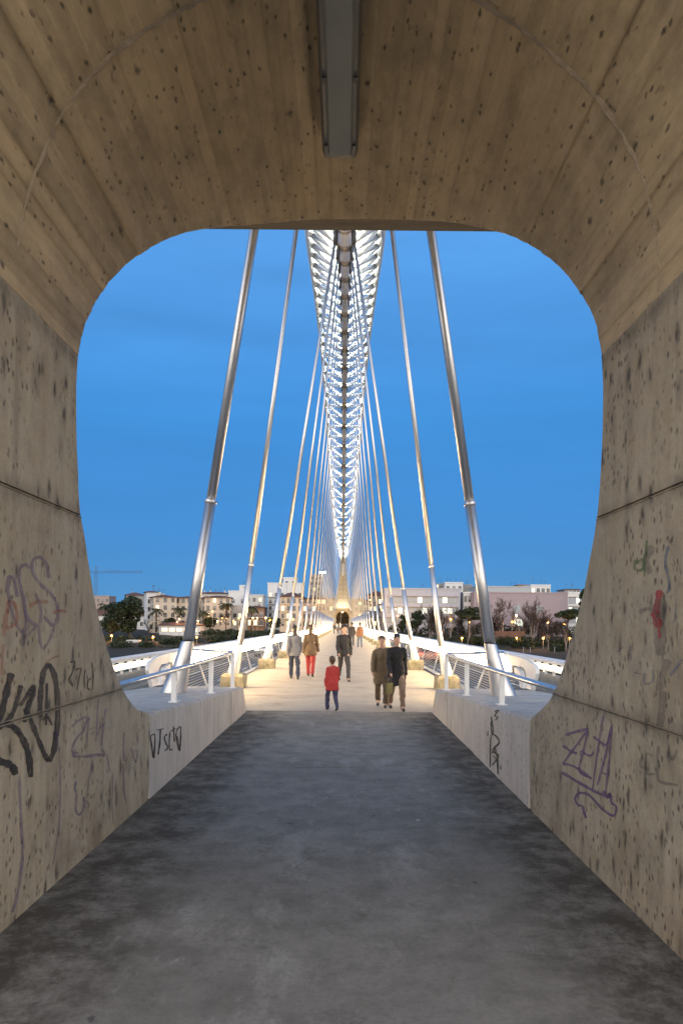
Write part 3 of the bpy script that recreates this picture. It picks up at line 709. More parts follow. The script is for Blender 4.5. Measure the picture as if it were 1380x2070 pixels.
arch = empty('bridge_arch', (XC, YC, 0))
tag(arch, 'white steel truss arch with herringbone struts, lit from inside, spanning the footway', 'arch')
def AP(t, x=0.0, dz=0.0): return Vector((x, hy(t) - YC, za(t) + dz))
ts = [2.8 + .1 * k for k in range(185)]
chords = []
for s in (-1, 1):
    MB().tube([AP(t, s * wa_(t), ha(t)) for t in ts], .30, 14).build('upper_chord', M_ARCH, arch, True)
low = MB().tube([AP(t, 0, .42) for t in ts], .30, 10); low.build('lower_chord', M_HOUSING, arch, True)
for i in range(2, 22):
    a, b = (i + .03, i + .72) if i > 2 else (2.80, 2.90)
    m = MB(); n = 9; tt = [a + (b - a) * k / 6 for k in range(7)]
    rows = []
    for t in tt:
        rows.append([AP(t) + Vector((.36*math.cos(R(w)), 0, .40 + .40*math.sin(R(w)))) for w in (150, 180, 210, 240, 270, 300, 330, 360, 390)])
    link('chord_sleeve', grid(rows).mesh('chord_sleeve'), M_SLEEVE, arch).data.polygons.foreach_set('use_smooth', [True] * 48)
for i in range(3, 22):      # anchor housings where the hangers enter
    m = MB(); c = AP(i)
    m.box(c.x - .12, c.x + .12, c.y - 2.3, c.y + .15, c.z + .06, c.z + .20)
    hsg = m.build('anchor_plate', M_HOUSING, arch)
    for s in (-1, 1):
        MB().tube([c + Vector((s*.335, -.0, -.40)), c + Vector((s*.31, 0, .30))], .088, 10).build('anchor_socket', M_DARKMETAL, hsg, True)
        MB().box(c.x + min(s*.13, s*.34), c.x + max(s*.13, s*.34), c.y - 1.5, c.y + .1, c.z + .22, c.z + .26).build('side_plate', M_HOUSING, hsg)
step = .5
t = 3.15
while t < 20.9:
    for s in (-1, 1):
        up = AP(t, s * (wa_(t) - .12), ha(t) - .12); lo = AP(t, s * .25, .50)
        MB().tube([lo, up], [.19, .24], 8).build('strut', M_ARCH, arch, True)
        if t + step < 20.9:
            up2 = AP(t + step, s * (wa_(t + step) - .12), ha(t + step) - .12)
            MB().tube([lo, up2], [.14, .14], 7).build('diagonal', M_ARCH, arch, True)
        # gusset plate on the chord
        gq = MB(); w1 = wa_(t)
        a0 = AP(t - .16, s * (w1 - .22), ha(t) - .16); a1 = AP(t + .16, s * (w1 - .22), ha(t) - .16); a2 = AP(t, s * (w1 * .72), ha(t) * .72 + .14)
        off = Vector((s * -.03, 0, .05))
        gq.add([a0, a1, a2, a0 + off, a1 + off, a2 + off], [(0,1,2), (5,4,3), (0,3,4,1), (1,4,5,2), (2,5,3,0)]); link('gusset', fix_normals(gq.mesh('gusset')), M_ARCH, arch)
    MB().tube([AP(t, -wa_(t) + .2, ha(t)), AP(t, wa_(t) - .2, ha(t))], .10, 7).build('cross_tube', M_ARCH, arch, True)
    t += step
for i in range(3, 21):      # strip lamps lying on the lower chord
    m = MB()
    a, b = AP(i + .1, 0, .80), AP(i + .9, 0, .80)
    for s in (-1, 1):
        m.tube([a + Vector((s*.10, 0, 0)), b + Vector((s*.10, 0, 0))], .055, 6)
    m.build('arch_lamp', M_ARCH_LAMP, arch)

# ================================================================== HANGERS
def make_hanger(i, sgn):
    y = hy(i)
    if i == 1: bx, bz, tx, tz = 2.25, .61, .95, 9.2
    elif i == 23: bx, bz, tx, tz = 2.6, .34, 1.3, 9.0
    elif i == 2: bx, bz, tx, tz = 2.6, .34, 1.02, 12.9
    elif i == 22: bx, bz, tx, tz = 2.6, .34, 1.0, 13.2
    else: bx, bz, tx, tz = 2.6, .34, .335, ZA[i] - .2
    r = empty('hanger', (XC, y, 0))
    side = 'left' if sgn < 0 else 'right'
    lab = '%s hanger from the near portal on the %s side of the footway' % (ORD[i], side)
    lab = 'steel rod, ' + lab if i > 1 else 'stout steel rod with flared foot on the %s plinth, nearest the camera' % side
    tag(r, lab, 'hanger', 'steel hangers of the arch')
    B = Vector((sgn*bx, 0, bz)); T = Vector((sgn*tx, 0, tz)); D = (T - B).normalized(); Lh = (T - B).length
    P = lambda d: B + D * d
    k = .90 if i == 1 else .80
    n = 20 if i < 5 else 10
    s1, s2 = .72, (2.75 if i < 3 else 2.6)
    # flared boot: wide elliptical foot leaning outward
    m = MB(); rows = []; nn = n
    for d, rx, ry, shift in ((-.02, .20, .17, .10), (.06, .195, .165, .095), (.35, .135, .14, .045), (s1, .100, .11, .01), (s1 + .02, .094, .10, 0)):
        c = P(d) + Vector((sgn * shift * k, 0, 0)); c = c if d > 0 else Vector((c.x, c.y, bz - .02))
        rows.append([c + Vector((math.cos(2*math.pi*q/nn) * rx * k, math.sin(2*math.pi*q/nn) * ry * k, 0)) for q in range(nn + 1)])
    link('boot', grid(rows).mesh('boot'), M_STEEL, r).data.polygons.foreach_set('use_smooth', [True] * (nn * 4))
    MB().tube([P(s1 - .1), P(s2)], .088 * k, n).build('sleeve', M_STEEL, r, True)
    MB().tube([P(s2 - .03), P(s2 - .02), P(s2 + .02), P(s2 + .035)], [.09*k, .098*k, .098*k, .076*k], n).build('collar', M_STEEL, r, True)
    MB().tube([P(s2 - .1), P(Lh)], .074 * k, n).build('rod', M_STEEL, r, True)
    if i > 1:
        rg = random.Random(i * 7 + sgn); m = MB()
        hw, hl = .28, .33; j = lambda: rg.uniform(-.018, .018)
        bot = [(sgn*2.66 + a*hw*1.03 + j(), b*hl*1.03 + j(), .002) for a, b in ((-1,-1),(1,-1),(1,1),(-1,1))]
        mid = [(sgn*2.66 + a*hw + j(), b*hl + j(), .29 + j()) for a, b in ((-1,-1),(1,-1),(1,1),(-1,1))]
        top = [(sgn*2.66 + a*hw*.88 + j(), b*hl*.88 + j(), .345 + j()*.4) for a, b in ((-1,-1),(1,-1),(1,1),(-1,1))]
        m.add(bot + mid + top, [(3,2,1,0), (8,9,10,11)] + [(q, (q+1)%4, (q+1)%4+4, q+4) for q in range(4)] + [(q+4, (q+1)%4+4, (q+1)%4+8, q+8) for q in range(4)])
        m.build('footing_block', M_MOSS, r)
    return r
for i in range(1, 24):
    for sgn in (-1, 1): make_hanger(i, sgn)

# ================================================================== THE TOWN ON THE FAR BANK
CREAM = mat('cream_render', (0.492, 0.436, 0.357), .8, var=.06, vs=.3); PALE = mat('pale_render', (0.532, 0.516, 0.484), .8, var=.06, vs=.3)
WHITEW = mat('white_render', (0.62, 0.62, 0.612), .8, var=.05, vs=.3); PINK = mat('pink_brick', (.30, .25, .275), .85, var=.08, vs=.8); BROWNW = mat('brown_brick', (.24, .15, .10), .85, var=.15, vs=.8)
GREYW = mat('grey_render', (0.26, 0.26, 0.26), .8, var=.08, vs=.3); ROOF = mat('brown_tiles', (.115, .055, .04), .85, var=.25, vs=1.5, bump=.4, bs=6); GLASS = mat('window_glass', (.03, .035, .045), .08); SHUT = mat('roller_blind', (0.279, 0.273, 0.26), .7)
FRAME = mat('window_frame', (0.341, 0.329, 0.31), .6); LITW = mat('lit_window', (.8, .7, .5), .5, emit=(1.0, .78, .45), es=1.6); LITC = mat('lit_office_window', (.8, .8, .7), .5, emit=(.9, 1.0, .85), es=.75)
METALC = mat('ribbed_metal', (0.31, 0.329, 0.347), .45, .3, var=.05, vs=2, stretch=(6, 6, .1)); RAILM = mat('balcony_rail', (.10, .10, .10), .5, .3)
WINM = {}
def win_mesh(w, h):
    key = (round(w, 2), round(h, 2))
    if key not in WINM:
        f = MB(); t = .10
        f.box(-w/2 - t, w/2 + t, -.10, .05, h, h + t); f.box(-w/2 - t, w/2 + t, -.16, .05, -t, 0); f.box(-w/2 - t, -w/2, -.10, .05, 0, h); f.box(w/2, w/2 + t, -.10, .05, 0, h); f.box(-.03, .03, -.05, .05, 0, h)
        WINM[key] = (f.mesh('window'), MB().box(-w/2, w/2, -.03, .04, 0, h).mesh('pane'), MB().box(-w/2, w/2, -.07, -.031, h*.35, h).mesh('blind'))
    return WINM[key]
def building(name, label, u0, u1, vt, vb, d, depth=11, wall=PALE, roof=None, roof_h=1.6, wins=None, ww=1.1, wh=1.5, rot=0.0, blind=.35, lit=.05, litm=LITW, extra=None, side=None, rs=1, group=None, parapet=True):
    """a block whose front spans photo columns u0..u1, eaves at row vt, at distance d; wins = (cols, rows, first row z offset, storey height)"""
    A = at(u0, vt, d); Bp = at(u1, vt, d); wdt = (Bp.x - A.x) / math.cos(rot); H = A.z - at(u0, vb, d).z
    root = empty(name, (A.x, d, A.z - H), rot)
    tag(root, label, 'building', group)
    rg = random.Random(rs)
    MB().box(0, wdt, 0, depth, -3, H).build('wall', wall, root)
    if roof == 'hip':
        e = .6; zt = H + roof_h; i = min(depth, wdt) * .42
        v = [(-e,-e,H),(wdt+e,-e,H),(wdt+e,depth+e,H),(-e,depth+e,H),(-e,-e,H+.2),(wdt+e,-e,H+.2),(wdt+e,depth+e,H+.2),(-e,depth+e,H+.2),(i,depth*.5,zt),(wdt-i,depth*.5,zt)]
        m = MB().add(v, [(3,2,1,0),(0,1,5,4),(1,2,6,5),(2,3,7,6),(3,0,4,7),(4,5,9,8),(5,6,9),(6,7,8,9),(7,4,8)]); rf = m.build('roof', ROOF, root)
    else:
        m = MB()
        for a in ((-.15, wdt+.15, -.15, .15), (-.15, wdt+.15, depth-.15, depth+.15), (-.15, .15, .15, depth-.15), (wdt-.15, wdt+.15, .15, depth-.15)): m.box(*a, H, H + .5)
        rf = m.build('roof_parapet', wall, root)
        MB().box(.16, wdt-.16, .16, depth-.16, H - .05, H + .06).build('roof', GREYW, root)
    for k in range(rg.randint(1, 3)):
        x = rg.uniform(.15, .85) * wdt; y = depth * rg.uniform(.3, .7); s = rg.uniform(.4, .8)
        if roof == 'hip' and rs % 3: MB().box(x-s*.6, x+s*.6, y-s*.6, y+s*.6, H + .2, H + roof_h + rg.uniform(.4, 1.0)).build('chimney', wall, rf)
        m = MB().tube([(x, y, H), (x, y, H + roof_h + rg.uniform(2.2, 3.6))], .035, 4)
        zz = H + roof_h + 2; m.tube([(x-.5, y, zz), (x+.5, y, zz)], .025, 4); m.tube([(x-.35, y, zz-.3), (x+.35, y, zz-.3)], .025, 4); m.build('antenna', RAILM, rf)
    def put(nc, nr, z0, sh, sidewall=False):
        f, p, b = win_mesh(ww, wh); span = depth if sidewall else wdt
        for r in range(nr):
            for c in range(nc):
                q = (c + .5) * span / nc
                w_ = link('window', f, FRAME, root)
                if sidewall == 'left': w_.location = (0, q, z0 + r*sh); w_.rotation_euler = (0, 0, -math.pi/2)
                elif sidewall == 'right': w_.location = (wdt, q, z0 + r*sh); w_.rotation_euler = (0, 0, math.pi/2)
                else: w_.location = (q, 0, z0 + r*sh)
                lt = rg.random() < lit
                pn = bpy.data.objects.new('pane', p.copy() if lt and False else p); col.objects.link(pn); pn.parent = w_
                if not p.materials: p.materials.append(GLASS)
                if lt: pn.material_slots[0].link = 'OBJECT'; pn.material_slots[0].material = litm
                elif rg.random() < blind: link('blind', b, SHUT, w_)
    if wins: put(*wins)
    if side: put(side[1], *wins[1:], sidewall=side[0])
    if extra: extra(root, wdt, H, depth)
    return root
def balconies(nr, z0, sh, x0=.0, x1=1.0, out=1.1):
    def fn(root, wdt, H, depth):
        for r in range(nr):
            z = z0 + r * sh; m = MB().box(wdt*x0, wdt*x1, -out, -.01, z - .18, z)
            b = m.build('balcony', PALE, root); q = MB(); n = max(4, int(wdt*(x1-x0)/.6))
            q.box(wdt*x0, wdt*x1, -out, -out + .05, z + .95, z + 1.02)
            for k in range(n + 1): x = wdt*(x0 + (x1-x0)*k/n); q.box(x-.025, x+.025, -out + .003, -out + .045, z, z + .95)
            q.build('railing', RAILM, b)
    return fn
def bands(rows, m_lit, seed, cols=13, spandrel=PALE):
    """ribbon windows of the office: each pane its own part"""
    def fn(root, wdt, H, depth):
        rg = random.Random(seed)
        for z, h in rows:
            rc = MB().box(wdt*.04, wdt*.96, -.06, -.005, z, z + h).build('ribbon_window', FRAME, root)
            MB().box(wdt*.03, wdt*.97, -.35, -.005, z + h + .003, z + h + .22).build('sun_shade', BROWNW, rc)
            for k in range(cols):
                a = wdt*(.04 + .92*k/cols) + .07; b = wdt*(.04 + .92*(k+1)/cols) - .07
                MB().box(a, b, -.09, -.061, z + .10, z + h - .08).build('pane', m_lit if rg.random() < .16 else OFFGL, rc)
    return fn
OFFGL = mat('office_blind_glass', (.26, .29, .32), .2)
GB = None
building('long_house', 'long low house with brown tiled roof behind the big dark tree at far left', 176, 293, 1244, 1274, 275, 10, WHITEW, 'hip', 3.4, (9, 1, 2.0, 3), rs=2)
building('small_house', 'small pinkish flat-roofed house above the long brown roof, far left', 186, 221, 1206, 1230, 330, 10, mat('pinkish_render', (0.354, 0.273, 0.245), .8), None, 0, (4, 1, 3.2, 3), rs=3)
building('grey_house', 'grey gabled house behind the big dark tree', 255, 289, 1203, 1232, 320, 12, GREYW, 'hip', 1.6, (3, 1, 2.8, 3), rot=R(18), rs=4)
ap = building('apartment_block', 'cream four-storey apartment block with stepped white flank right of the dark tree', 311, 353, 1207, 1271, 250, 9, CREAM, 'hip', 1.1, (3, 4, 1.6, 2.75), 1.1, 1.5, rot=R(24), side=('left', 2), rs=5)
building('stepped_block', 'white stepped block with small tower behind the cream apartment block', 297, 318, 1197, 1272, 262, 8, WHITEW, 'hip', .7, (2, 3, 4, 3), rot=R(22), rs=6)
building('apartment_wing', 'cream wing with dark tiled roof partly hidden by the nearest left hanger', 353, 401, 1209, 1271, 256, 9, CREAM, 'hip', .9, (4, 4, 1.5, 2.75), rs=7)
building('terrace_house', 'plain pale house just right of the nearest left hanger', 398, 418, 1211, 1271, 258, 9, PALE, 'hip', .9, (2, 4, 1.5, 2.75), rs=8)
building('cream_house', 'cream house with brown hipped roof and two window columns behind palms', 414, 466, 1208, 1271, 252, 10, CREAM, 'hip', 1.0, (4, 4, 1.5, 2.75), rot=R(8), rs=9, lit=.1)
building('roof_terrace_house', 'set-back house with low roofs above the cream house', 398, 462, 1200, 1240, 290, 10, PALE, 'hip', 1.0, (5, 1, 6, 3), rs=10)
building('blank_white_block', 'tall blank white block left of the second left hanger', 462, 500, 1196, 1240, 285, 10, WHITEW, None, 0, (2, 1, 4.5, 3), rs=11)
building('white_stair_block', 'narrow white block with rounded top behind the second left hanger', 484, 500, 1185, 1230, 292, 8, WHITEW, None, 0, None, rs=12)
building('blue_white_house', 'white house with roof terrace right of the second left hanger', 496, 532, 1204, 1250, 282, 10, PALE, None, 0, (3, 1, 7, 3), rs=13)
building('brown_balcony_house', 'brown brick house with two balconies right of the second left hanger', 500, 534, 1228, 1272, 255, 10, BROWNW, 'hip', .8, (3, 2, 1.6, 3.0), 1.3, 1.9, extra=balconies(2, 1.5, 3.0), rs=14, lit=.3)
building('low_white_house', 'low white house with terrace behind the bare tree', 440, 500, 1225, 1272, 262, 10, PALE, None, 0, (6, 2, 1.6, 3.0), rs=15, lit=.25)
building('tall_flats', 'tall white flats with stacked side balconies behind the third left hanger', 541, 612, 1180, 1272, 300, 14, WHITEW, None, 0, (6, 5, 2.5, 3.0), extra=balconies(5, 2.2, 3.0, 0, .42), rs=16, lit=.12)
building('rooftop_block', 'white rooftop block crowning the tall flats', 573, 600, 1169, 1200, 304, 8, WHITEW, None, 0, (2, 1, 4, 3), rs=17)
building('mansard_house', 'cream house with dark mansard roof and balconies behind the left hangers', 566, 612, 1207, 1272, 252, 10, CREAM, 'hip', 2.0, (4, 4, 1.3, 2.8), 1.0, 1.7, extra=balconies(3, 3.9, 2.8, .05, .45), rs=18, lit=.3)
building('grey_terrace', 'grey-cream terrace behind the crowded left hangers', 612, 668, 1212, 1272, 256, 10, mat('grey_cream', (0.342, 0.312, 0.283), .8), 'hip', 1.4, (6, 4, 1.3, 2.8), 1.0, 1.6, extra=balconies(4, 1.2, 2.8, .5, .95), rs=19, lit=.2)
building('tower_block', 'dark grey tower block beside the floodlit mast on the left', 627, 648, 1163, 1240, 360, 12, mat('dark_render', (.22, .23, .24), .8), None, 0, (4, 6, 3, 3.0), rs=20, lit=.05)
building('terrace_row', 'cream terrace row behind the crowded right hangers', 708, 748, 1216, 1272, 262, 10, CREAM, 'hip', 1.5, (5, 4, 1.3, 2.7), 1.0, 1.6, rs=21, lit=.25)
building('red_roof_house', 'cream house with dark red roof left of the white office', 744, 782, 1204, 1272, 272, 10, mat('dusky_render', (0.273, 0.229, 0.211), .8), 'hip', 2.0, (4, 4, 1.6, 2.9), 1.0, 1.6, rs=22, lit=.2)
building('office_building', 'long pale office building with ribbon windows on the right bank', 777, 930, 1191, 1276, 245, 16, mat('office_panels', (.36, .375, .43), .7, var=.05, vs=.4), None, 0, None,
         extra=bands([(10.2, 2.2), (6.4, 2.2), (2.9, 1.9)], LITC, 5, 14), rs=23)
building('white_block_behind', 'tall white block with roof mast rising behind the pale office', 899, 935, 1179, 1240, 275, 12, WHITEW, None, 0, (3, 1, 9.5, 3), rs=24)
building('rooftop_plant', 'dark rooftop plant block above the office, left of the white block', 879, 901, 1182, 1210, 280, 8, GREYW, None, 0, (3, 1, 4.6, 3), rs=25)
building('grey_annex', 'grey block attached right of the tall white block', 934, 954, 1184, 1240, 279, 10, GREYW, None, 0, (2, 1, 8, 3), rs=26)
building('white_wing', 'white wing with dark window slots between the office and the pink building', 936, 962, 1199, 1276, 247, 12, WHITEW, None, 0, (3, 3, 3.5, 3.6), .9, 2.0, rs=27)
def pale_panels(root, wdt, H, depth):
    for a, b, z0, z1 in ((.42, .50, 6.6, 9.3), (.66, .735, 6.6, 9.3), (.42, .52, 2.0, 4.4)):
        w_ = MB().box(wdt*a, wdt*b, -.08, -.005, z0, z1).build('window', FRAME, root)
        MB().box(wdt*a + .1, wdt*b - .1, -.11, -.081, z0 + .1, z1 - .1).build('pane', LITC if z0 < 3 else OFFGL, w_)
building('pink_building', 'large windowless pink brick building behind bare trees on the right bank', 958, 1147, 1199, 1276, 240, 24, PINK, None, 0, None, extra=pale_panels, rs=28)
building('metal_penthouse', 'long ribbed grey metal storey on top of the pink building', 961, 1071, 1187, 1200, 250, 14, METALC, None, 0, None, rs=29)
building('rooftop_house', 'small white rooftop house behind the pink building, right of the metal storey', 1072, 1112, 1184, 1205, 275, 10, WHITEW, None, 0, (4, 1, 1.6, 3), rs=30)
building('brown_penthouse', 'brown rooftop structure behind the ribbed metal storey', 1046, 1076, 1184, 1205, 290, 8, BROWNW, None, 0, (3, 1, 2, 3), rs=31)
building('banded_block', 'white and blue-grey banded block at the right of the pink building', 1147, 1180, 1199, 1276, 258, 12, WHITEW, None, 0, None, extra=bands([(10.4, 2.4), (6.8, 2.4), (3.0, 2.4)], LITC, 9, 4), rs=32)
building('far_right_house', 'small pale house above the banded block at far right', 1141, 1172, 1192, 1215, 285, 10, PALE, 'hip', .6, (4, 1, 3, 3), rs=33)
def kiosk_windows(root, wdt, H, depth):
    for k in range(5):
        w_ = MB().box(wdt*(.06 + .18*k), wdt*(.06 + .18*k + .15), -.06, -.005, .9, 2.3).build('window', FRAME, root)
        MB().box(wdt*(.06 + .18*k) + .08, wdt*(.06 + .18*k + .15) - .08, -.09, -.061, 1.0, 2.2).build('pane', LITW, w_)
building('riverside_kiosk', 'low white kiosk with lit windows and dark roof beside the palms', 322, 405, 1264, 1282, 236, 7, WHITEW, 'hip', 1.2, None, extra=kiosk_windows, rs=34)
building('brick_gatehouse', 'small orange-lit gatehouse left of the riverside kiosk', 301, 322, 1258, 1275, 240, 6, CREAM, None, 0, (2, 1, .6, 3), 1.0, 1.6, rs=35)
building('river_hut', 'tiny white hut low on the river bank at far left', 257, 279, 1297, 1311, 214, 3, WHITEW, None, 0, None, rs=36)

# --- tower crane and floodlight mast
cr = empty('tower_crane', at(194, 1230, 420)); tag(cr, 'thin tower crane against the sky at far left', 'crane')
b0 = cr.location; jz = at(194, 1157, 420).z - b0.z
def lattice(p, q, w, n):
    m = MB(); p, q = Vector(p), Vector(q); t = (q-p).normalized(); a = Vector((0, 1, 0)); b = t.cross(a)
    cs = [(a*sa + b*sb) * w for sa, sb in ((-1,-1),(1,-1),(1,1),(-1,1))]
    for c in cs: m.tube([p + c, q + c], .07, 4)
    for k in range(n):
        u0_, u1_ = p + (q-p)*(k/n), p + (q-p)*((k+1)/n)
        for i in range(4): m.tube([u0_ + cs[i], u1_ + cs[(i+1) % 4]], .04, 3)
    return m
CRP = mat('crane_paint', (.10, .16, .26), .6); lattice((0,0,-3), (0,0,jz), .7, 14).build('mast', CRP, cr); lattice((-9,0,jz), (28.5,0,jz+.6), .5, 20).build('jib', CRP, cr)
MB().tube([(0,0,jz), (0,0,jz+3.4)], .25, 5).tube([(0,0,jz+3.4), (-8.5,0,jz+.3)], .06, 3).tube([(0,0,jz+3.4), (16,0,jz+.6)], .06, 3).build('tie_mast', RAILM, cr)
MB().box(-9, -6.5, -.6, .6, jz-1.8, jz-.2).build('counterweight', GREYW, cr)
fm = empty('floodlight_mast', at(651, 1250, 300)); tag(fm, 'tall mast with a row of white floodlights behind the left hangers', 'mast')
mz = at(651, 1159, 300).z - fm.location.z
MB().tube([(0,0,-3), (0,0,mz)], [.35, .2], 8).build('pole', GREYW, fm); MB().box(-1.6, 1.6, -.15, .15, mz-.1, mz+.15).build('crossbar', GREYW, fm)
for k in range(4): MB().box(-1.5 + k*.8, -.9 + k*.8, -.5, -.16, mz+.16, mz+.75).build('floodlight', mat('floodlight', (.9,.9,.9), .4, emit=(.9, 1.0, 1.0), es=30), fm)

# ================================================================== TREES
BARK = mat('bark', (.06, .045, .035), .9, var=.3, vs=3); PALEBARK = mat('pale_bark', (.22, .20, .18), .9, var=.3, vs=2); TWIG = mat('twigs', (.04, .030, .026), .9)
LEAF_D = mat('dark_leaves', (.022, .036, .014), .7, var=.5, vs=.8); LEAF_P = mat('pine_needles', (.02, .036, .014), .7, var=.4, vs=.6); LEAF_S = mat('shrub_leaves', (.03, .042, .017), .75, var=.5, vs=.7); LEAF_O = mat('orange_leaves', (.12, .065, .015), .7, var=.5, vs=.8); FROND = mat('palm_fronds', (.06, .06, .022), .6, var=.3, vs=1)  # LEAF_O: orange-brown leaf colour of the trees beyond the passage
def leaf_cloud(blobs, n, size, rg):
    m = MB()
    tot = sum(b[1][0]*b[1][1]*b[1][2] for b in blobs)
    for c, r in blobs:
        for _ in range(int(n * r[0]*r[1]*r[2] / tot) + 5):
            while True:
                q = Vector((rg.uniform(-1,1), rg.uniform(-1,1), rg.uniform(-1,1)))
                if .25 < q.length < 1: break
            q = q * (q.length ** -.4 if q.length > 0 else 1) * .97
            p = Vector((c[0] + q.x*r[0], c[1] + q.y*r[1], c[2] + q.z*r[2])); s = size * rg.uniform(.5, 1.3)
            a = Vector((rg.uniform(-1,1), rg.uniform(-1,1), rg.uniform(-.6,.6))).normalized(); b = a.cross(Vector((rg.uniform(-1,1), rg.uniform(-1,1), rg.uniform(-1,1)))).normalized()
            m.add([p - a*s, p + b*s*.55, p + a*s, p - b*s*.55], [(0,1,2,3)])
    return m
def bare_tree(name, label, u, vb, vt, d, spread=.5, lean=0, bark=BARK, levels=5, rs=1, group='bare winter trees on the far bank', trunks=1):
    B = at(u, vb, d); H = at(u, vt, d).z - B.z; rg = random.Random(rs)
    root = empty(name, B); tag(root, label, 'tree', group)
    tr, cw = MB(), MB()
    def grow(p, dirv, ln, r, lv):
        pts = [p]; q = p; dd = dirv
        for k in range(3):
            dd = (dd + Vector((rg.uniform(-.13,.13), rg.uniform(-.13,.13), rg.uniform(-.02,.10)))).normalized(); q = q + dd * ln / 3; pts.append(q)
        (tr if lv <= 1 else cw).tube(pts, [max(r*(1 - .17*k), .035) for k in range(4)], 5 if lv < 2 else 3, cap=False)
        if lv >= levels: return
        for k in range(3 if lv else 4):
            nd = (dd + Vector((rg.uniform(-1,1), rg.uniform(-1,1), rg.uniform(-.15,.55))) * spread * 1.5).normalized()
            grow(pts[rg.choice((1, 2, 3, 3))], nd, ln * rg.uniform(.55, .8), r * .5, lv + 1)
    for k in range(trunks):
        off = Vector((rg.uniform(-1,1)*(trunks > 1)*1.2, rg.uniform(-1,1)*(trunks > 1), 0))
        grow(off, Vector((lean, 0, 1)).normalized(), H * (.36 if spread > .3 else .45), H * .016 + .05, 0)
    zm = max(v[2] for v in (tr.v + cw.v)); k = H / zm
    for m in (tr, cw): m.v = [(x*k, y*k, z*k if z > 0 else z) for x, y, z in m.v]
    tr.tube([(0,0,-1.5), (0,0,.1)], H*.018 + .05, 5)
    tr.build('trunk', bark, root, True); cw.build('crown', TWIG, root)
    return root
def leafy_tree(name, label, u, vb, vt, d, wpx, rs=1, leaf=LEAF_D, umbrella=False, n=2600, size=.42, group='evergreen trees on the far bank'):
    B = at(u, vb, d); H = at(u, vt, d).z - B.z; wd = wpx / F * d / 2; rg = random.Random(rs)
    root = empty(name, B); tag(root, label, 'tree', group)
    blobs = []
    z0 = .62 if umbrella else .25
    for k in range(16):
        a = rg.uniform(0, 6.28); rr = rg.uniform(0, .72) ** .7
        zf = z0 + (1 - z0) * rg.uniform(.12, .85); lim = math.sqrt(max(.05, 1 - ((zf - (z0+1)/2) / ((1-z0)/2)) ** 2)) if not umbrella else 1
        s = rg.uniform(.28, .48)
        blobs.append(((math.cos(a)*wd*rr*lim, math.sin(a)*wd*rr*lim, zf*H), (wd*s, wd*s, min(wd*s*(.55 if umbrella else .8), (1-zf)*H + .4))))
    tr = MB().tube([(0,0,-1.5), (0,0,H*.3), (.2,0,H*z0 + .4)], [.35, .26, .18], 6)
    for c, r in blobs[:9]: tr.tube([(.1, 0, H*z0*.8), ((c[0])*.6, c[1]*.6, (c[2] + H*z0)*.5), c], [.14, .09, .04], 4)
    tr.build('trunk', BARK, root); leaf_cloud(blobs, n, size, rg).build('crown', leaf, root)
    return root
def palm(label, u, vb, vt, d, rs):
    B = at(u, vb, d); H = at(u, vt, d).z - B.z; rg = random.Random(rs)
    root = empty('palm_tree', B); tag(root, label, 'palm tree', 'palm trees along the promenade')
    MB().tube([(0,0,-1), (.05,0,H*.5), (0,0,H - .8)], [.32, .24, .30], 7).build('trunk', BARK, root)
    MB().ball((0,0,H-.6), (.5,.5,.55), 8, 5).build('boss', BARK, root)
    for k in range(22):
        a = k * 2.4 + rg.uniform(-.2,.2); up = rg.uniform(-.25, 1.0); L = rg.uniform(2.3, 3.1); m = MB()
        sp = []
        for q in range(6):
            t = q / 5; sp.append(Vector((math.cos(a)*L*t*.92, math.sin(a)*L*t*.92, H - .4 + up*L*t - 1.05*L*t*t*(.5 + .3*up))))
        side = Vector((-math.sin(a), math.cos(a), 0))
        for q in range(5):
            for s in (-1, 1):
                wv = .62 * (1 - .12*abs(q-2)); m.add([sp[q], sp[q+1], sp[q+1] + side*s*wv*.55 + (sp[q+1]-sp[q])*.5 + Vector((0,0,-.22)), (sp[q]+sp[q+1])*.5 + side*s*wv + Vector((0,0,-.3))], [(0,1,2),(0,2,3)])
        m.build('frond', FROND, root)
    return root
def bush(label, u, vb, vt, d, wpx, rs, leaf=LEAF_S, kind='shrub'):
    B = at(u, vb, d); H = at(u, vt, d).z - B.z; wd = wpx / F * d / 2; rg = random.Random(rs)
    root = empty('shrub', B); tag(root, label, kind, 'shrubs on the river bank')
    blobs = [((rg.uniform(-.6,.6)*wd, rg.uniform(-.5,.5)*wd*.6, H*rg.uniform(.25,.6)), (wd*rg.uniform(.35,.55), wd*.4, H*rg.uniform(.3,.42))) for _ in range(8)]
    leaf_cloud(blobs, 900, .4, rg).build('foliage', leaf, root); MB().tube([(0,0,-1), (0,0,H*.5)], [.12, .06], 5).build('stem', BARK, root)
leafy_tree('evergreen_tree', 'largest dark evergreen tree, at far left above the parapet', 262, 1300, 1204, 225, 78, 3, n=5200, size=.5)
leafy_tree('evergreen_tree', 'dark rounded tree against the portal edge, left of the largest evergreen', 222, 1296, 1241, 222, 52, 4, n=2600)
leafy_tree('evergreen_tree', 'small dark tree between the kiosk and the gatehouse', 345, 1272, 1250, 244, 26, 5, n=900)
leafy_tree('evergreen_tree', 'rounded clipped tree beside the third left hanger', 553, 1278, 1247, 238, 30, 6, n=1200, leaf=LEAF_S)
leafy_tree('evergreen_tree', 'low hedge-like tree behind the palm right of the nearest left hanger', 425, 1272, 1248, 246, 34, 7, n=1000)
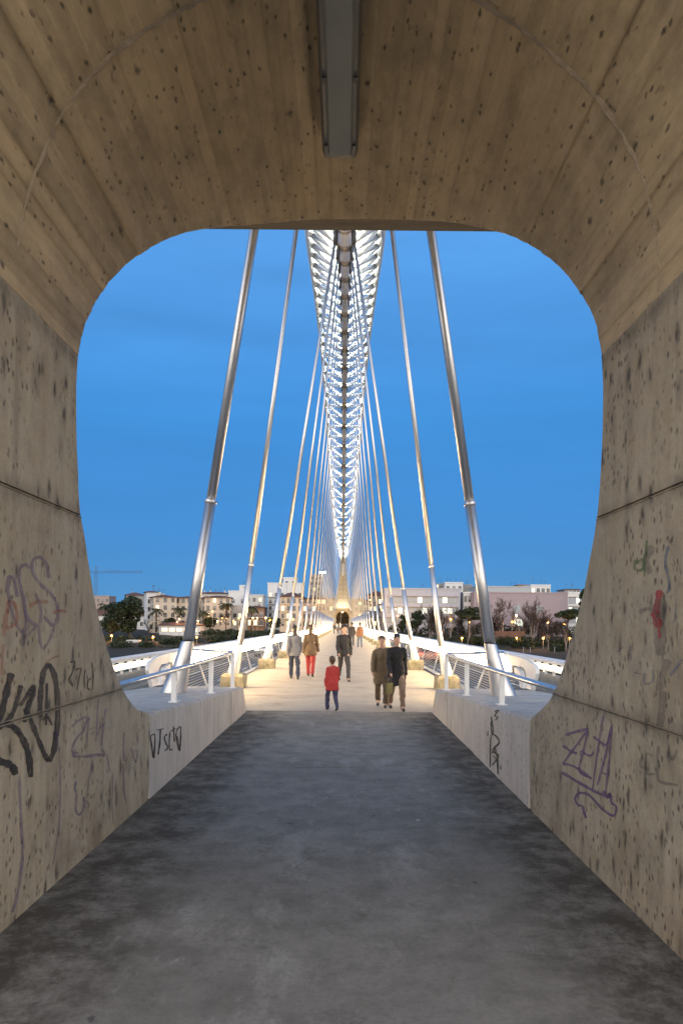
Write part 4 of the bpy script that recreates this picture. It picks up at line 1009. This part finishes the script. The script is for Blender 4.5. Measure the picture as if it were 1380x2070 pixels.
for k, (u, vb, vt, d, lab) in enumerate([(213, 1268, 1222, 245, 'palm tree lit orange at the far left'), (316, 1272, 1231, 240, 'palm tree in front of the cream apartment block'), (363, 1272, 1230, 242, 'palm tree just left of the nearest left hanger'),
        (411, 1272, 1235, 243, 'palm tree just right of the nearest left hanger'), (457, 1272, 1220, 245, 'tall palm tree behind the bare riverside tree'), (508, 1272, 1226, 247, 'palm tree in front of the brown balcony house')]): palm(lab, u, vb, vt, d, 20 + k)
bare_tree('bare_tree', 'broad bare tree in front of the low white house', 457, 1278, 1232, 232, .62, rs=31)
bare_tree('bare_tree', 'bare tree beside the portal edge at far left', 300, 1288, 1250, 228, .55, rs=32, levels=4)
leafy_tree('umbrella_pine', 'dark umbrella pine between the second right hanger and the pink building', 946, 1290, 1227, 225, 52, 41, LEAF_P, True, 2600)
leafy_tree('umbrella_pine', 'umbrella pine with wide flat crown beside the right portal edge', 1146, 1285, 1231, 228, 50, 42, LEAF_P, True, 2600)
leafy_tree('umbrella_pine', 'tall dark cypress-like tree cut by the right portal edge', 1180, 1270, 1183, 236, 26, 43, LEAF_P, False, 1800)
leafy_tree('evergreen_tree', 'dark bushy tree in front of the office, left of the second right hanger', 842, 1282, 1233, 230, 34, 44, LEAF_D, False, 1500)
leafy_tree('evergreen_tree', 'small dark tree right of the fourth right hanger', 812, 1282, 1240, 232, 24, 45, LEAF_D, False, 900)
bare_tree('bare_tree', 'large round bare tree right of the nearest right hanger', 1018, 1296, 1205, 224, .58, rs=51, bark=PALEBARK, levels=6)
bare_tree('bare_tree', 'tallest upright poplar cluster before the pink building', 1071, 1302, 1202, 222, .26, rs=52, bark=PALEBARK, trunks=4)
bare_tree('bare_tree', 'thin poplar left of the poplar cluster', 1056, 1300, 1222, 222, .26, rs=53, bark=PALEBARK, trunks=2)
bare_tree('bare_tree', 'spreading bare tree right of the poplar cluster', 1098, 1296, 1226, 226, .5, rs=54)
bare_tree('bare_tree', 'bare tree low on the bank near the right portal edge', 1108, 1318, 1258, 208, .55, rs=55, bark=PALEBARK)
bare_tree('bare_tree', 'slim white-barked tree below the umbrella pine at right', 1143, 1318, 1252, 208, .3, rs=56, bark=PALEBARK, levels=4)
bare_tree('bare_tree', 'bare tree right of the second right hanger', 902, 1296, 1224, 226, .4, rs=57, bark=PALEBARK, trunks=2)
bare_tree('bare_tree', 'bare tree left of the second right hanger, before the office', 866, 1290, 1218, 230, .42, rs=58, bark=PALEBARK, trunks=3)
bare_tree('bare_tree', 'slim bare tree in front of the umbrella pine', 944, 1306, 1240, 216, .3, rs=59, bark=PALEBARK, levels=4)
bare_tree('bare_tree', 'bare tree hidden behind the nearest right hanger', 975, 1300, 1218, 224, .5, rs=60)
for k, (u, vb, vt, d, w_, lab) in enumerate([(985, 1306, 1282, 212, 34, 'dark shrub behind the nearest right hanger'), (1042, 1308, 1286, 212, 22, 'small round shrub left of the widest right shrub'), (1064, 1310, 1283, 211, 34, 'widest round shrub below the poplar cluster'),
        (960, 1300, 1284, 215, 24, 'shrub below the umbrella pine'), (240, 1322, 1290, 205, 56, 'dark shrub mass behind the left parapet by the portal edge'), (300, 1318, 1292, 206, 44, 'shrub between the river hut and the nearest left hanger'),
        (440, 1302, 1281, 216, 60, 'long low shrub right of the nearest left hanger'), (490, 1298, 1278, 218, 54, 'long low shrub left of the second left hanger'), (530, 1292, 1273, 222, 50, 'long low shrub right of the second left hanger'),
        (880, 1304, 1286, 212, 40, 'low shrub left of the slim bank tree'), (842, 1298, 1282, 216, 36, 'low shrub under the bushy office tree'), (1125, 1322, 1300, 204, 36, 'shrub at the water edge by the right portal edge'), (345, 1306, 1284, 214, 50, 'shrub below the riverside kiosk')]): bush(lab, u, vb, vt, d, w_, 70 + k)
building('passage_house', 'dim brick house glimpsed through the far passage', 664, 716, 1212, 1276, 248, 10, BROWNW, 'hip', 1.5, (5, 3, 1.5, 3.0), rs=40, lit=.3)
for u, vb, vt, lab, rs_ in ((690, 1274, 1230, 'darker tree seen in the middle of the far passage', 63), (678, 1272, 1228, 'leafy tree seen through the left half of the far passage', 61), (702, 1272, 1230, 'orange-lit tree seen through the right half of the far passage', 62)):
    leafy_tree('street_tree', lab, u, vb, vt, 206 + (rs_ - 61) * 4, 26, rs_, LEAF_O, False, 1300, .3, 'trees beyond the far passage')

def hedge(label, u0, u1, vb, vt, d, rs, leaf=LEAF_S):
    A, B = at(u0, vb, d), at(u1, vb, d); H = at(u0, vt, d).z - A.z; rg = random.Random(rs); L = B.x - A.x
    root = empty('hedge', A); tag(root, label, 'hedge', 'hedges on the far bank')
    n = max(5, int(L / 1.6)); blobs = [((L*(q+.5)/n + rg.uniform(-.5,.5), rg.uniform(-.8,.8), H*rg.uniform(.25,.55)), (1.5*rg.uniform(.8,1.3), 1.3, H*rg.uniform(.35,.55))) for q in range(n)]
    leaf_cloud(blobs, 120*n, .4, rg).build('foliage', leaf, root)
    st_ = MB()
    for q in range(n): st_.tube([(L*(q+.5)/n, 0, -1.5), (L*(q+.5)/n, 0, H*.4)], .05, 4)
    st_.build('stems', BARK, root)['kind'] = 'stuff'
hedge('long dark hedge in front of the pink building', 955, 1180, 1283, 1258, 230, 81, LEAF_D)
hedge('dark hedge below the office on the right bank', 790, 955, 1284, 1262, 232, 82, LEAF_D)
hedge('dark hedge along the promenade right of the nearest left hanger', 405, 560, 1284, 1270, 228, 83, LEAF_S)
hedge('lower dark thicket along the right bank slope', 900, 1170, 1304, 1284, 217, 84, LEAF_S)
hedge('dark thicket on the slope below the kiosk', 200, 405, 1302, 1283, 220, 85, LEAF_D)
hedge('lowest thicket at the left water edge', 190, 420, 1322, 1303, 206, 86, LEAF_S)
for u_, vt_, w_, lab_, rs_ in ((1000, 1240, 30, 'leafless brushy tree right of the nearest right hanger foot', 91), (1090, 1238, 34, 'brushy tree between the poplars and the right umbrella pine', 92), (1122, 1246, 26, 'brushy tree left of the right umbrella pine', 93), (930, 1240, 30, 'brushy tree just left of the umbrella pine', 94), (880, 1238, 28, 'brushy tree behind the second right hanger', 95)):
    bare_tree('bare_tree', lab_, u_, 1296, vt_, 228, .55, rs=rs_, levels=5, trunks=3)

# ================================================================== STREET LAMPS
lamp_spots = [(310, 1288, 216, 0, 'street lamp low on the bank below the riverside kiosk'), (226, 1285, 218, 0, 'street lamp at the far left edge by the portal'), (398, 1288, 216, 0, 'street lamp right of the foot of the nearest left hanger'),
    (363, 1251, 236, 1, 'pale lamp in front of the kiosk palm'), (392, 1254, 238, 1, 'pale lamp just behind the nearest left hanger'), (401, 1256, 240, 1, 'pale lamp at the right edge of the nearest left hanger'), (430, 1236, 244, 0, 'lamp high before the cream house'),
    (440, 1256, 234, 1, 'lamp post left of the broad bare tree'), (449, 1250, 236, 0, 'lamp behind the left boughs of the bare tree'), (458, 1250, 236, 0, 'lamp behind the middle of the bare tree'), (472, 1255, 236, 0, 'lamp behind the right boughs of the bare tree'), (483, 1250, 236, 0, 'lamp right of the bare tree'),
    (511, 1249, 238, 1, 'left lamp of the pair below the brown balconies'), (520, 1249, 238, 1, 'right lamp of the pair below the brown balconies'), (537, 1249, 236, 1, 'bright lamp left of the third left hanger'), (545, 1254, 236, 0, 'dimmer lamp beside the third left hanger'),
    (588, 1236, 246, 1, 'bright wall lamp before the mansard house'), (592, 1252, 240, 0, 'lower lamp before the mansard house'), (633, 1232, 250, 0, 'lamp between the crowded left hangers'), (644, 1231, 252, 0, 'lamp beside the crowded left hangers, nearer the arch'),
    (769, 1227, 240, 1, 'lamp high beside the red-roofed house'), (772, 1233, 238, 1, 'lamp low beside the red-roofed house'), (799, 1231, 236, 0, 'lamp at the left end of the office'), (803, 1245, 232, 0, 'lamp by the small dark tree'), (845, 1235, 236, 1, 'lamp before the lit office entrance'),
    (910, 1252, 224, 0, 'bright orange lamp left of the umbrella pine'), (910, 1238, 232, 1, 'small lamp above the bright orange one'), (948, 1258, 220, 0, 'lamp in front of the umbrella pine'), (933, 1290, 212, 0, 'low lamp on the bank behind the right parapet'), (1034, 1257, 222, 0, 'bright lamp right of the round bare tree'), (1043, 1244, 226, 1, 'pale lamp post above the bright bank lamp'),
    (1106, 1259, 222, 0, 'lamp right of the poplar cluster'), (1139, 1261, 222, 0, 'lamp under the right umbrella pine'), (1097, 1290, 210, 0, 'low lamp near the spreading bank tree'), (1150, 1290, 210, 0, 'orange lamp touching the right portal edge'), (1043, 1290, 212, 0, 'small low lamp by the round shrub'),
    (727, 1243, 238, 0, 'lamp behind the crowded right hangers'), (745, 1238, 240, 1, 'lamp between the right hangers and the red-roofed house'), (752, 1252, 236, 0, 'lower lamp between the right hangers and the red-roofed house'), (689, 1234, 196, 0, 'orange lamp seen at the top of the far passage')]
def ground_z(y): return interp(y, prof_tab)
prof_tab = [(186, -8.6), (191, -7.6), (198, -6.7), (212, -5.4), (226, -3.6), (238, -2.2), (250, -1.5), (300, -1.2)]
for u, v, d, pale, lab in lamp_spots:
    p = at(u, v, d); gz = ground_z(d); big = .36 if 'bright' in lab or d < 220 else .25
    r = empty('street_lamp', (p.x, d, gz)); tag(r, lab, 'street lamp', 'street lamps on the far bank')
    h_ = p.z - gz
    MB().tube([(0,0,-.5), (0,0,h_ - .3)], [.09, .05], 6).build('pole', GREYW, r); MB().tube([(0,0,h_-.35), (0,0,h_-.22)], [.06, .16], 8).build('cap', GREYW, r)
    MB().ball((0,0,h_), big, 10, 6).build('globe', M_SODIUM_PALE if pale else M_SODIUM, r, True)
    ld = bpy.data.lights.new('lamp_light', 'POINT'); ld.energy = 900 if big > .3 else 700; ld.color = (1.0, .58, .22) if pale else (1.0, .44, .12); ld.shadow_soft_size = .2
    lo = bpy.data.objects.new('lamp_light', ld); col.objects.link(lo); lo.parent = r; lo.location = (0, -big - .35, h_ + .1)

# --- bank wall with a painted scrawl, fence posts at the water
bw = MB().box(at(1000,1290,219).x, at(1060,1290,219).x, 219, 219.4, -6.5, at(1030,1276,219).z)
tag(bw.build('retaining_wall', mat('red_earth_wall', (.13, .07, .05), .9, var=.3, vs=.6)), 'low reddish retaining wall behind the shrubs on the right bank', 'wall')
for k, u in enumerate((1057, 1071, 1120)):
    p = at(u, 1322, 200); tag(MB().tube([(p.x, 200, p.z - 1), (p.x, 200, at(u, 1308, 200).z)], .12, 6).build('mooring_post', GREYW), ('left of the pair of pale posts at the right water edge', 'right of the pair of pale posts at the right water edge', 'single pale post at the water edge near the right portal edge')[k], 'post', 'posts at the water edge')

# --- lamp in the far passage
fl = empty('passage_lamp', (XC, 174.6, 5.35)); tag(fl, 'glowing round lamp hanging at the crown of the far passage', 'lamp')
MB().ball((0,0,-.62), .2, 12, 8).build('globe', M_SODIUM_PALE, fl, True); MB().tube([(0,0,-.45), (0,0,1.2)], .03, 8).build('bracket', M_DARKMETAL, fl)
pl_ = bpy.data.lights.new('lamp_light', 'POINT'); pl_.energy = 520; pl_.color = (1.0, .80, .55); pl_.shadow_soft_size = .2
po = bpy.data.objects.new('lamp_light', pl_); col.objects.link(po); po.parent = fl; po.location = (0, -.7, -.62)

# ================================================================== PEOPLE ON THE FOOTWAY (standing still in mid-step)
def capsule(m, a, b, r0, r1, n=10):
    a, b = Vector(a), Vector(b); t = (b - a); L = t.length; t = t.normalized()
    ps, rs_ = [], []
    for k in range(5):
        w = math.pi/2 * (1 - k/4); ps.append(a - t * r0 * math.sin(w)); rs_.append(max(r0 * math.cos(w), .0015))
    for k in range(5):
        w = math.pi/2 * k/4; ps.append(b + t * r1 * math.sin(w)); rs_.append(max(r1 * math.cos(w), .0015))
    m.tube(ps, rs_, n)
def remeshed(m, name, material, parent, vox, smooth=4):
    o = m.build(name, material, parent)
    r = o.modifiers.new('surface', 'REMESH'); r.mode = 'VOXEL'; r.voxel_size = vox; r.use_smooth_shade = True
    q = o.modifiers.new('ease', 'SMOOTH'); q.factor = .5; q.iterations = smooth
    if name in ('coat', 'trousers'):
        if 'folds' not in bpy.data.textures: tx = bpy.data.textures.new('folds', 'CLOUDS'); tx.noise_scale = .11; tx.noise_depth = 2
        dm_ = o.modifiers.new('folds', 'DISPLACE'); dm_.texture = bpy.data.textures['folds']; dm_.strength = .040; dm_.mid_level = .36; dm_.texture_coords = 'GLOBAL'
    return o
SKIN = mat('skin', (.42, .25, .18), .55); HAIR_D = mat('dark_hair', (.02, .014, .01), .5); HAIR_B = mat('brown_hair', (.07, .04, .02), .5); SHOE = mat('shoes', (.02, .02, .02), .5)
def cloth(name, c): return mat(name, c, .85, var=.12, vs=9, bump=.35, bs=26)
def person(label, x, y, h, facing, coat, legs, hair=HAIR_D, stride=.55, arm=.4, coat_len=.50, skirt=False, bag=None, vox=.009, long_hair=False, rs=1, group='people walking on the footway', bend=0.0, hk=1.0):
    """facing: 0 walks away from the camera, pi towards it. heights in units of 1.7 m, scaled to h"""
    k = h / 1.72; rg = random.Random(rs); V = Vector
    hipz = .90; swing = stride * .5
    hipL, hipR = V((-.095, 0, hipz)), V((.095, 0, hipz))
    kneeF, ankF = V((-.10, swing*.55 + .06, .49)), V((-.10, swing*.78, .085))
    kneeB, ankB = V((.10, -swing*.22 + .03, .47)), V((.10, -swing*.85, .12))
    toeF, toeB = ankF + V((0, .17, -.055)), ankB + V((0, .15, -.085))
    pelvis, waist, chest, neck = V((0,0,.93)), V((0, .02 + bend*.3, 1.10)), V((0, .03 + bend*.7, 1.30)), V((0, .035 + bend, 1.46)); head = V((0, .06 + bend*1.2, 1.60))
    sw = .165 if hk == 1 else .15
    shL, shR = V((-sw, chest.y, 1.355)), V((sw, chest.y, 1.355))
    elL, wrL = shL + V((-.05, -arm*.20, -.285)), shL + V((-.055, -arm*.06, -.53))
    elR, wrR = shR + V((.05, arm*.16, -.285)), shR + V((.05, arm*.62, -.49))
    S = lambda v: V(v) * k
    def cap(m, a, b, r0, r1, n=10): capsule(m, S(a), S(b), r0*k, r1*k, n)
    b = MB()
    cap(b, pelvis, waist, .135, .115); cap(b, waist, chest, .115, .13); cap(b, chest, neck, .12, .055); cap(b, neck, head, .052, .055)
    cap(b, shL, shR, .058, .058); cap(b, neck, shL, .05, .052); cap(b, neck, shR, .05, .052); cap(b, hipL, hipR, .095, .095)
    for hp, kn, an, to in ((hipL, kneeF, ankF, toeF), (hipR, kneeB, ankB, toeB)):
        cap(b, hp, kn, .088, .056); cap(b, kn, an, .056, .038); cap(b, an, to, .04, .03)
    b.ball(S(head + V((0, .005, .025))), (.080*k*hk, .098*k*hk, .116*k*hk), 14, 10); cap(b, head + V((0, .055, -.06)), head + V((0, .06, -.07)), .045, .04)
    cap(b, head + V((0, .098, .015)), head + V((0, .112, -.012)), .011, .014)          # nose
    for sx in (-1, 1): b.ball(S(head + V((sx*.078, .0, .0))), (.012*k, .022*k, .032*k), 8, 6)   # ears
    for sx, sh, el, wr in ((-1, shL, elL, wrL), (1, shR, elR, wrR)):
        cap(b, sh, el, .050, .040); cap(b, el, wr, .040, .027)
        dn = (wr - el).normalized(); pal = wr + dn * .05; cap(b, wr, pal, .026, .030)
        fwd = V((0, 1, 0)); 
        for q in range(4):
            f0 = pal + dn*.03 + fwd*(.026 - .017*q); L = (.068, .078, .072, .056)[q]
            f1 = f0 + dn*L*.55 + V((-sx*.006, 0, 0)); f2 = f1 + dn*L*.45 + V((-sx*.018, 0, 0)); cap(b, f0, f1, .0095, .009, 6); cap(b, f1, f2, .009, .0075, 6)
        t0 = wr + dn*.03 + fwd*.025; cap(b, t0, t0 + dn*.035 + fwd*.025, .011, .010, 6); cap(b, t0 + dn*.035 + fwd*.025, t0 + dn*.065 + fwd*.028, .010, .008, 6)
    z_off = -min(v[2] for v in b.v)
    body = remeshed(b, 'person', SKIN, None, vox, 2)
    body.location = (x, y, z_off + .004); body.rotation_euler = (0, 0, facing); tag(body, label, 'person', group)
    c = MB()
    cap(c, pelvis + V((0, 0, .0)), waist, .155, .14); cap(c, waist, chest, .14, .155); cap(c, chest, V((neck.x, neck.y, 1.40)), .14, .072); cap(c, shL, shR, .066, .066); cap(c, V((0, neck.y, 1.41)), shL, .066, .066); cap(c, V((0, neck.y, 1.41)), shR, .066, .066)
    for sh, el, wr in ((shL, elL, wrL), (shR, elR, wrR)): cap(c, sh, el, .064, .056); cap(c, el, wr, .056, .044)
    hem = .93 - max(coat_len - .35, 0)
    c.tube([S(V((0, .0, 1.12))), S(V((0, .0, .98))), S(V((0, .01, (.98 + hem)/2))), S(V((0, .015, hem)))], [.155*k, .185*k, .20*k, .212*k], 18, flat=.80)
    remeshed(c, 'coat', coat, body, vox)
    if not skirt or True:
        t = MB()
        cap(t, hipL*.8 + V((0,0,.18)), hipR*.8 + V((0,0,.18)), .098, .098)
        for hp, kn, an in ((hipL, kneeF, ankF), (hipR, kneeB, ankB)): cap(t, V((hp.x*.85, 0, hp.z - .02)), kn, .094, .070); cap(t, kn, an + V((0, 0, .03)), .068, .056)
        remeshed(t, 'trousers', legs, body, vox)
    sh_ = MB()
    for an, to in ((ankF, toeF), (ankB, toeB)):
        cap(sh_, an + V((0, -.02, -.03)), to, .046, .038)
    remeshed(sh_, 'shoes', SHOE, body, vox)
    hr = MB(); hr.ball(S(head + V((0, -.014, .060))), (.094*k*hk, .107*k*hk, .106*k*hk), 14, 10); cap(hr, head + V((0, -.05, .0)), head + V((0, -.055, -.05 if not long_hair else -.20)), .062, .055 if not long_hair else .075)
    remeshed(hr, 'hair', hair, body, vox)
    return body, S(wrR), S(wrL)
XP = lambda u, v: (ray(u, v)[0] * (EYE / -ray(u, v)[1]), EYE / -ray(u, v)[1])
p = XP(595, 1373); person('walker in grey jacket and dark blue trousers, leftmost of the group', p[0], p[1], 1.52, .1, cloth('grey_jacket', (.13, .135, .16)), cloth('navy_trousers', (.02, .03, .06)), HAIR_D, .8, .8, rs=1, long_hair=True)
p = XP(627, 1368); person('walker in brown fur-trimmed jacket and red trousers beside the grey jacket', p[0], p[1], 1.55, -.05, cloth('brown_jacket', (.13, .085, .05)), cloth('red_trousers', (.28, .03, .035)), HAIR_B, .7, .6, coat_len=.55, long_hair=True, rs=2)
p = XP(694, 1376); person('walker in black jacket striding at the centre of the footway', p[0], p[1], 1.56, math.pi + .15, cloth('black_jacket', (.018, .018, .022)), cloth('charcoal_trousers', (.03, .03, .035)), HAIR_D, .85, .6, bend=.04, rs=3)
p = XP(671, 1437); person('small child in a red coat in front of the striding walker', p[0], p[1], .98, .25, cloth('red_coat', (.42, .04, .035)), cloth('blue_leggings', (.05, .05, .10)), HAIR_B, .6, .3, coat_len=.60, rs=4, vox=.008, hk=1.18)
p = XP(800, 1434); pb = person('walker in long black coat with bare shins at the right', p[0], p[1], 1.40, math.pi + .1, cloth('long_black_coat', (.012, .011, .012)), mat('tan_tights', (.20, .13, .09), .7), HAIR_D, .65, .7, coat_len=.72, long_hair=True, rs=5)
p = XP(771, 1428); person('walker in brown coat left of the long black coat', p[0], p[1], 1.36, math.pi - .1, cloth('brown_coat', (.13, .095, .055)), cloth('brown_trousers', (.10, .075, .05)), HAIR_B, .5, .3, coat_len=.72, long_hair=True, rs=6)
p = XP(711, 1306); person('far walker in dark coat just right of the centre line', p[0], p[1], 1.72, .0, cloth('dark_coat', (.04, .035, .035)), cloth('grey_trousers', (.06, .06, .07)), HAIR_D, .5, vox=.014, rs=7)
p = XP(727, 1309); person('far walker in rust-brown top and blue jeans', p[0], p[1], 1.70, .1, cloth('rust_top', (.20, .095, .05)), cloth('jeans', (.10, .15, .22)), HAIR_D, .5, vox=.014, rs=8)
for u, v, c, lg, lab, q in ((692, 1280.5, 'dark_coat', 'charcoal_trousers', 'tiny dark figure standing in the middle of the far passage', 9), (683, 1280.5, 'grey_jacket', 'grey_trousers', 'tiny grey figure at the left of the far passage', 10), (701, 1281, 'navy_trousers', 'jeans', 'tiny blue-clad figure at the right of the far passage', 11), (675.5, 1281, 'dark_coat', 'navy_trousers', 'tiny dark figure against the left jamb of the far passage', 12)):
    p = XP(u, v); person(lab, p[0], p[1], 1.72, .2 * q, MATS[c], MATS[lg], HAIR_D, .35, vox=.022, rs=q)
# handbag hanging from the black-coated walker
p = XP(783, 1405)
wp = Matrix.Rotation(pb[0].rotation_euler[2], 4, 'Z') @ pb[1] + pb[0].location      # the hand that carries it
hb = empty('shopping_bag', (wp.x - .02, wp.y - .03, wp.z - .37), R(55)); hb.scale = (.62, .62, .66); tag(hb, 'yellowish shopping bag in the hand of the walker in the long black coat', 'bag')
bm = MB(); bm.add([(-.12,-.05,0),(.12,-.05,0),(.12,.05,0),(-.12,.05,0),(-.15,-.03,.30),(.15,-.03,.30),(.15,.03,.30),(-.15,.03,.30)], [(0,3,2,1),(0,1,5,4),(1,2,6,5),(2,3,7,6),(3,0,4,7),(4,5,6,7)]); bm.build('bag_body', cloth('mustard_bag', (.17, .15, .05)), hb)
MB().tube([(-.09, 0, .29), (-.06, 0, .42), (0, 0, .46), (.06, 0, .42), (.09, 0, .29)], .008, 6).build('handle', SHOE, hb)

# ================================================================== CARS ON THE CARRIAGEWAYS
def car(label, x, y, facing, paint, lights_on):
    r = empty('car', (x, y, -1.345), facing); tag(r, label, 'car', 'cars on the carriageways')
    pf = [(-2.1,.32),(-2.15,.55),(-2.05,.80),(-1.55,.88),(-1.15,.93),(-.55,1.32),(.0,1.42),(.75,1.42),(1.45,1.30),(1.95,.92),(2.12,.80),(2.14,.45),(2.05,.30),(1.72,.30),(1.62,.50),(1.35,.62),(1.08,.50),(.98,.27),(-1.0,.27),(-1.1,.50),(-1.37,.62),(-1.64,.50),(-1.74,.32)]
    # body lofted across the width with tumblehome
    rows = []
    for sx in (-.84, -.80, -.62, 0, .62, .80, .84):
        rows.append([(sx * (1 if z < .95 else 1 - (z - .95) * .42), -yy, z * (1 if abs(sx) < .83 else .985)) for yy, z in pf + [pf[0]]])
    m = grid(rows); n = len(pf) + 1
    m.f += [tuple(range(n - 1)), tuple(reversed(range(6*n, 7*n - 1)))]
    link('body', fix_normals(m.mesh('body')), paint, r)
    g = mat('car_glass', (.015, .017, .02), .05)
    MB().add([(-.60, 1.10, .955), (.60, 1.10, .955), (.54, .60, 1.30), (-.54, .60, 1.30)], [(0,1,2,3)]).build('windscreen', g, r).location = (0, .02, .012)
    MB().add([(-.60, -1.90, .965), (.60, -1.90, .965), (.55, -1.47, 1.285), (-.55, -1.47, 1.285)], [(3,2,1,0)]).build('rear_window', g, r).location = (0, -.03, .012)
    for sx in (-1, 1):
        MB().add([(sx*.835, .95, .96), (sx*.835, -1.55, .96), (sx*.70, -1.25, 1.30), (sx*.70, .45, 1.32)], [(0,1,2,3)]).build('side_window', g, r).location = (sx*.012, 0, 0)
        for yy in (1.37, -1.35):
            wq = MB().tube([(sx*.66, yy, .31), (sx*.85, yy, .31)], .31, 18).build('wheel', mat('tyre', (.02,.02,.02), .8), r)
            MB().tube([(sx*.83, yy, .31), (sx*.86, yy, .31)], .19, 14).build('rim', M_STEEL, wq)
        MB().box(min(sx*.45, sx*.74), max(sx*.45, sx*.74), 2.06, 2.16, .60, .74).build('headlight', mat('headlight', (.9,.9,.9), .2, emit=(1,.95,.85), es=12.0 if lights_on else 0), r)
        MB().box(min(sx*.50, sx*.78), max(sx*.50, sx*.78), -2.17, -2.07, .68, .82).build('tail_light', mat('tail_light', (.5,.02,.02), .3, emit=(1,.06,.03), es=5.0), r)
        MB().ball((sx*.93, .75, .98), (.09, .06, .07), 8, 6).build('mirror', paint, r)
car('silver car with headlights on coming along the left carriageway', -6.9, 62.0, math.pi, mat('silver_paint', (.45,.46,.48), .3, .7, coat=.5), True)
car('dark red car driving away on the right carriageway, tail lights lit', 6.6, 54.0, 0, mat('dark_red_paint', (.20,.02,.02), .3, .2, coat=.6), True)
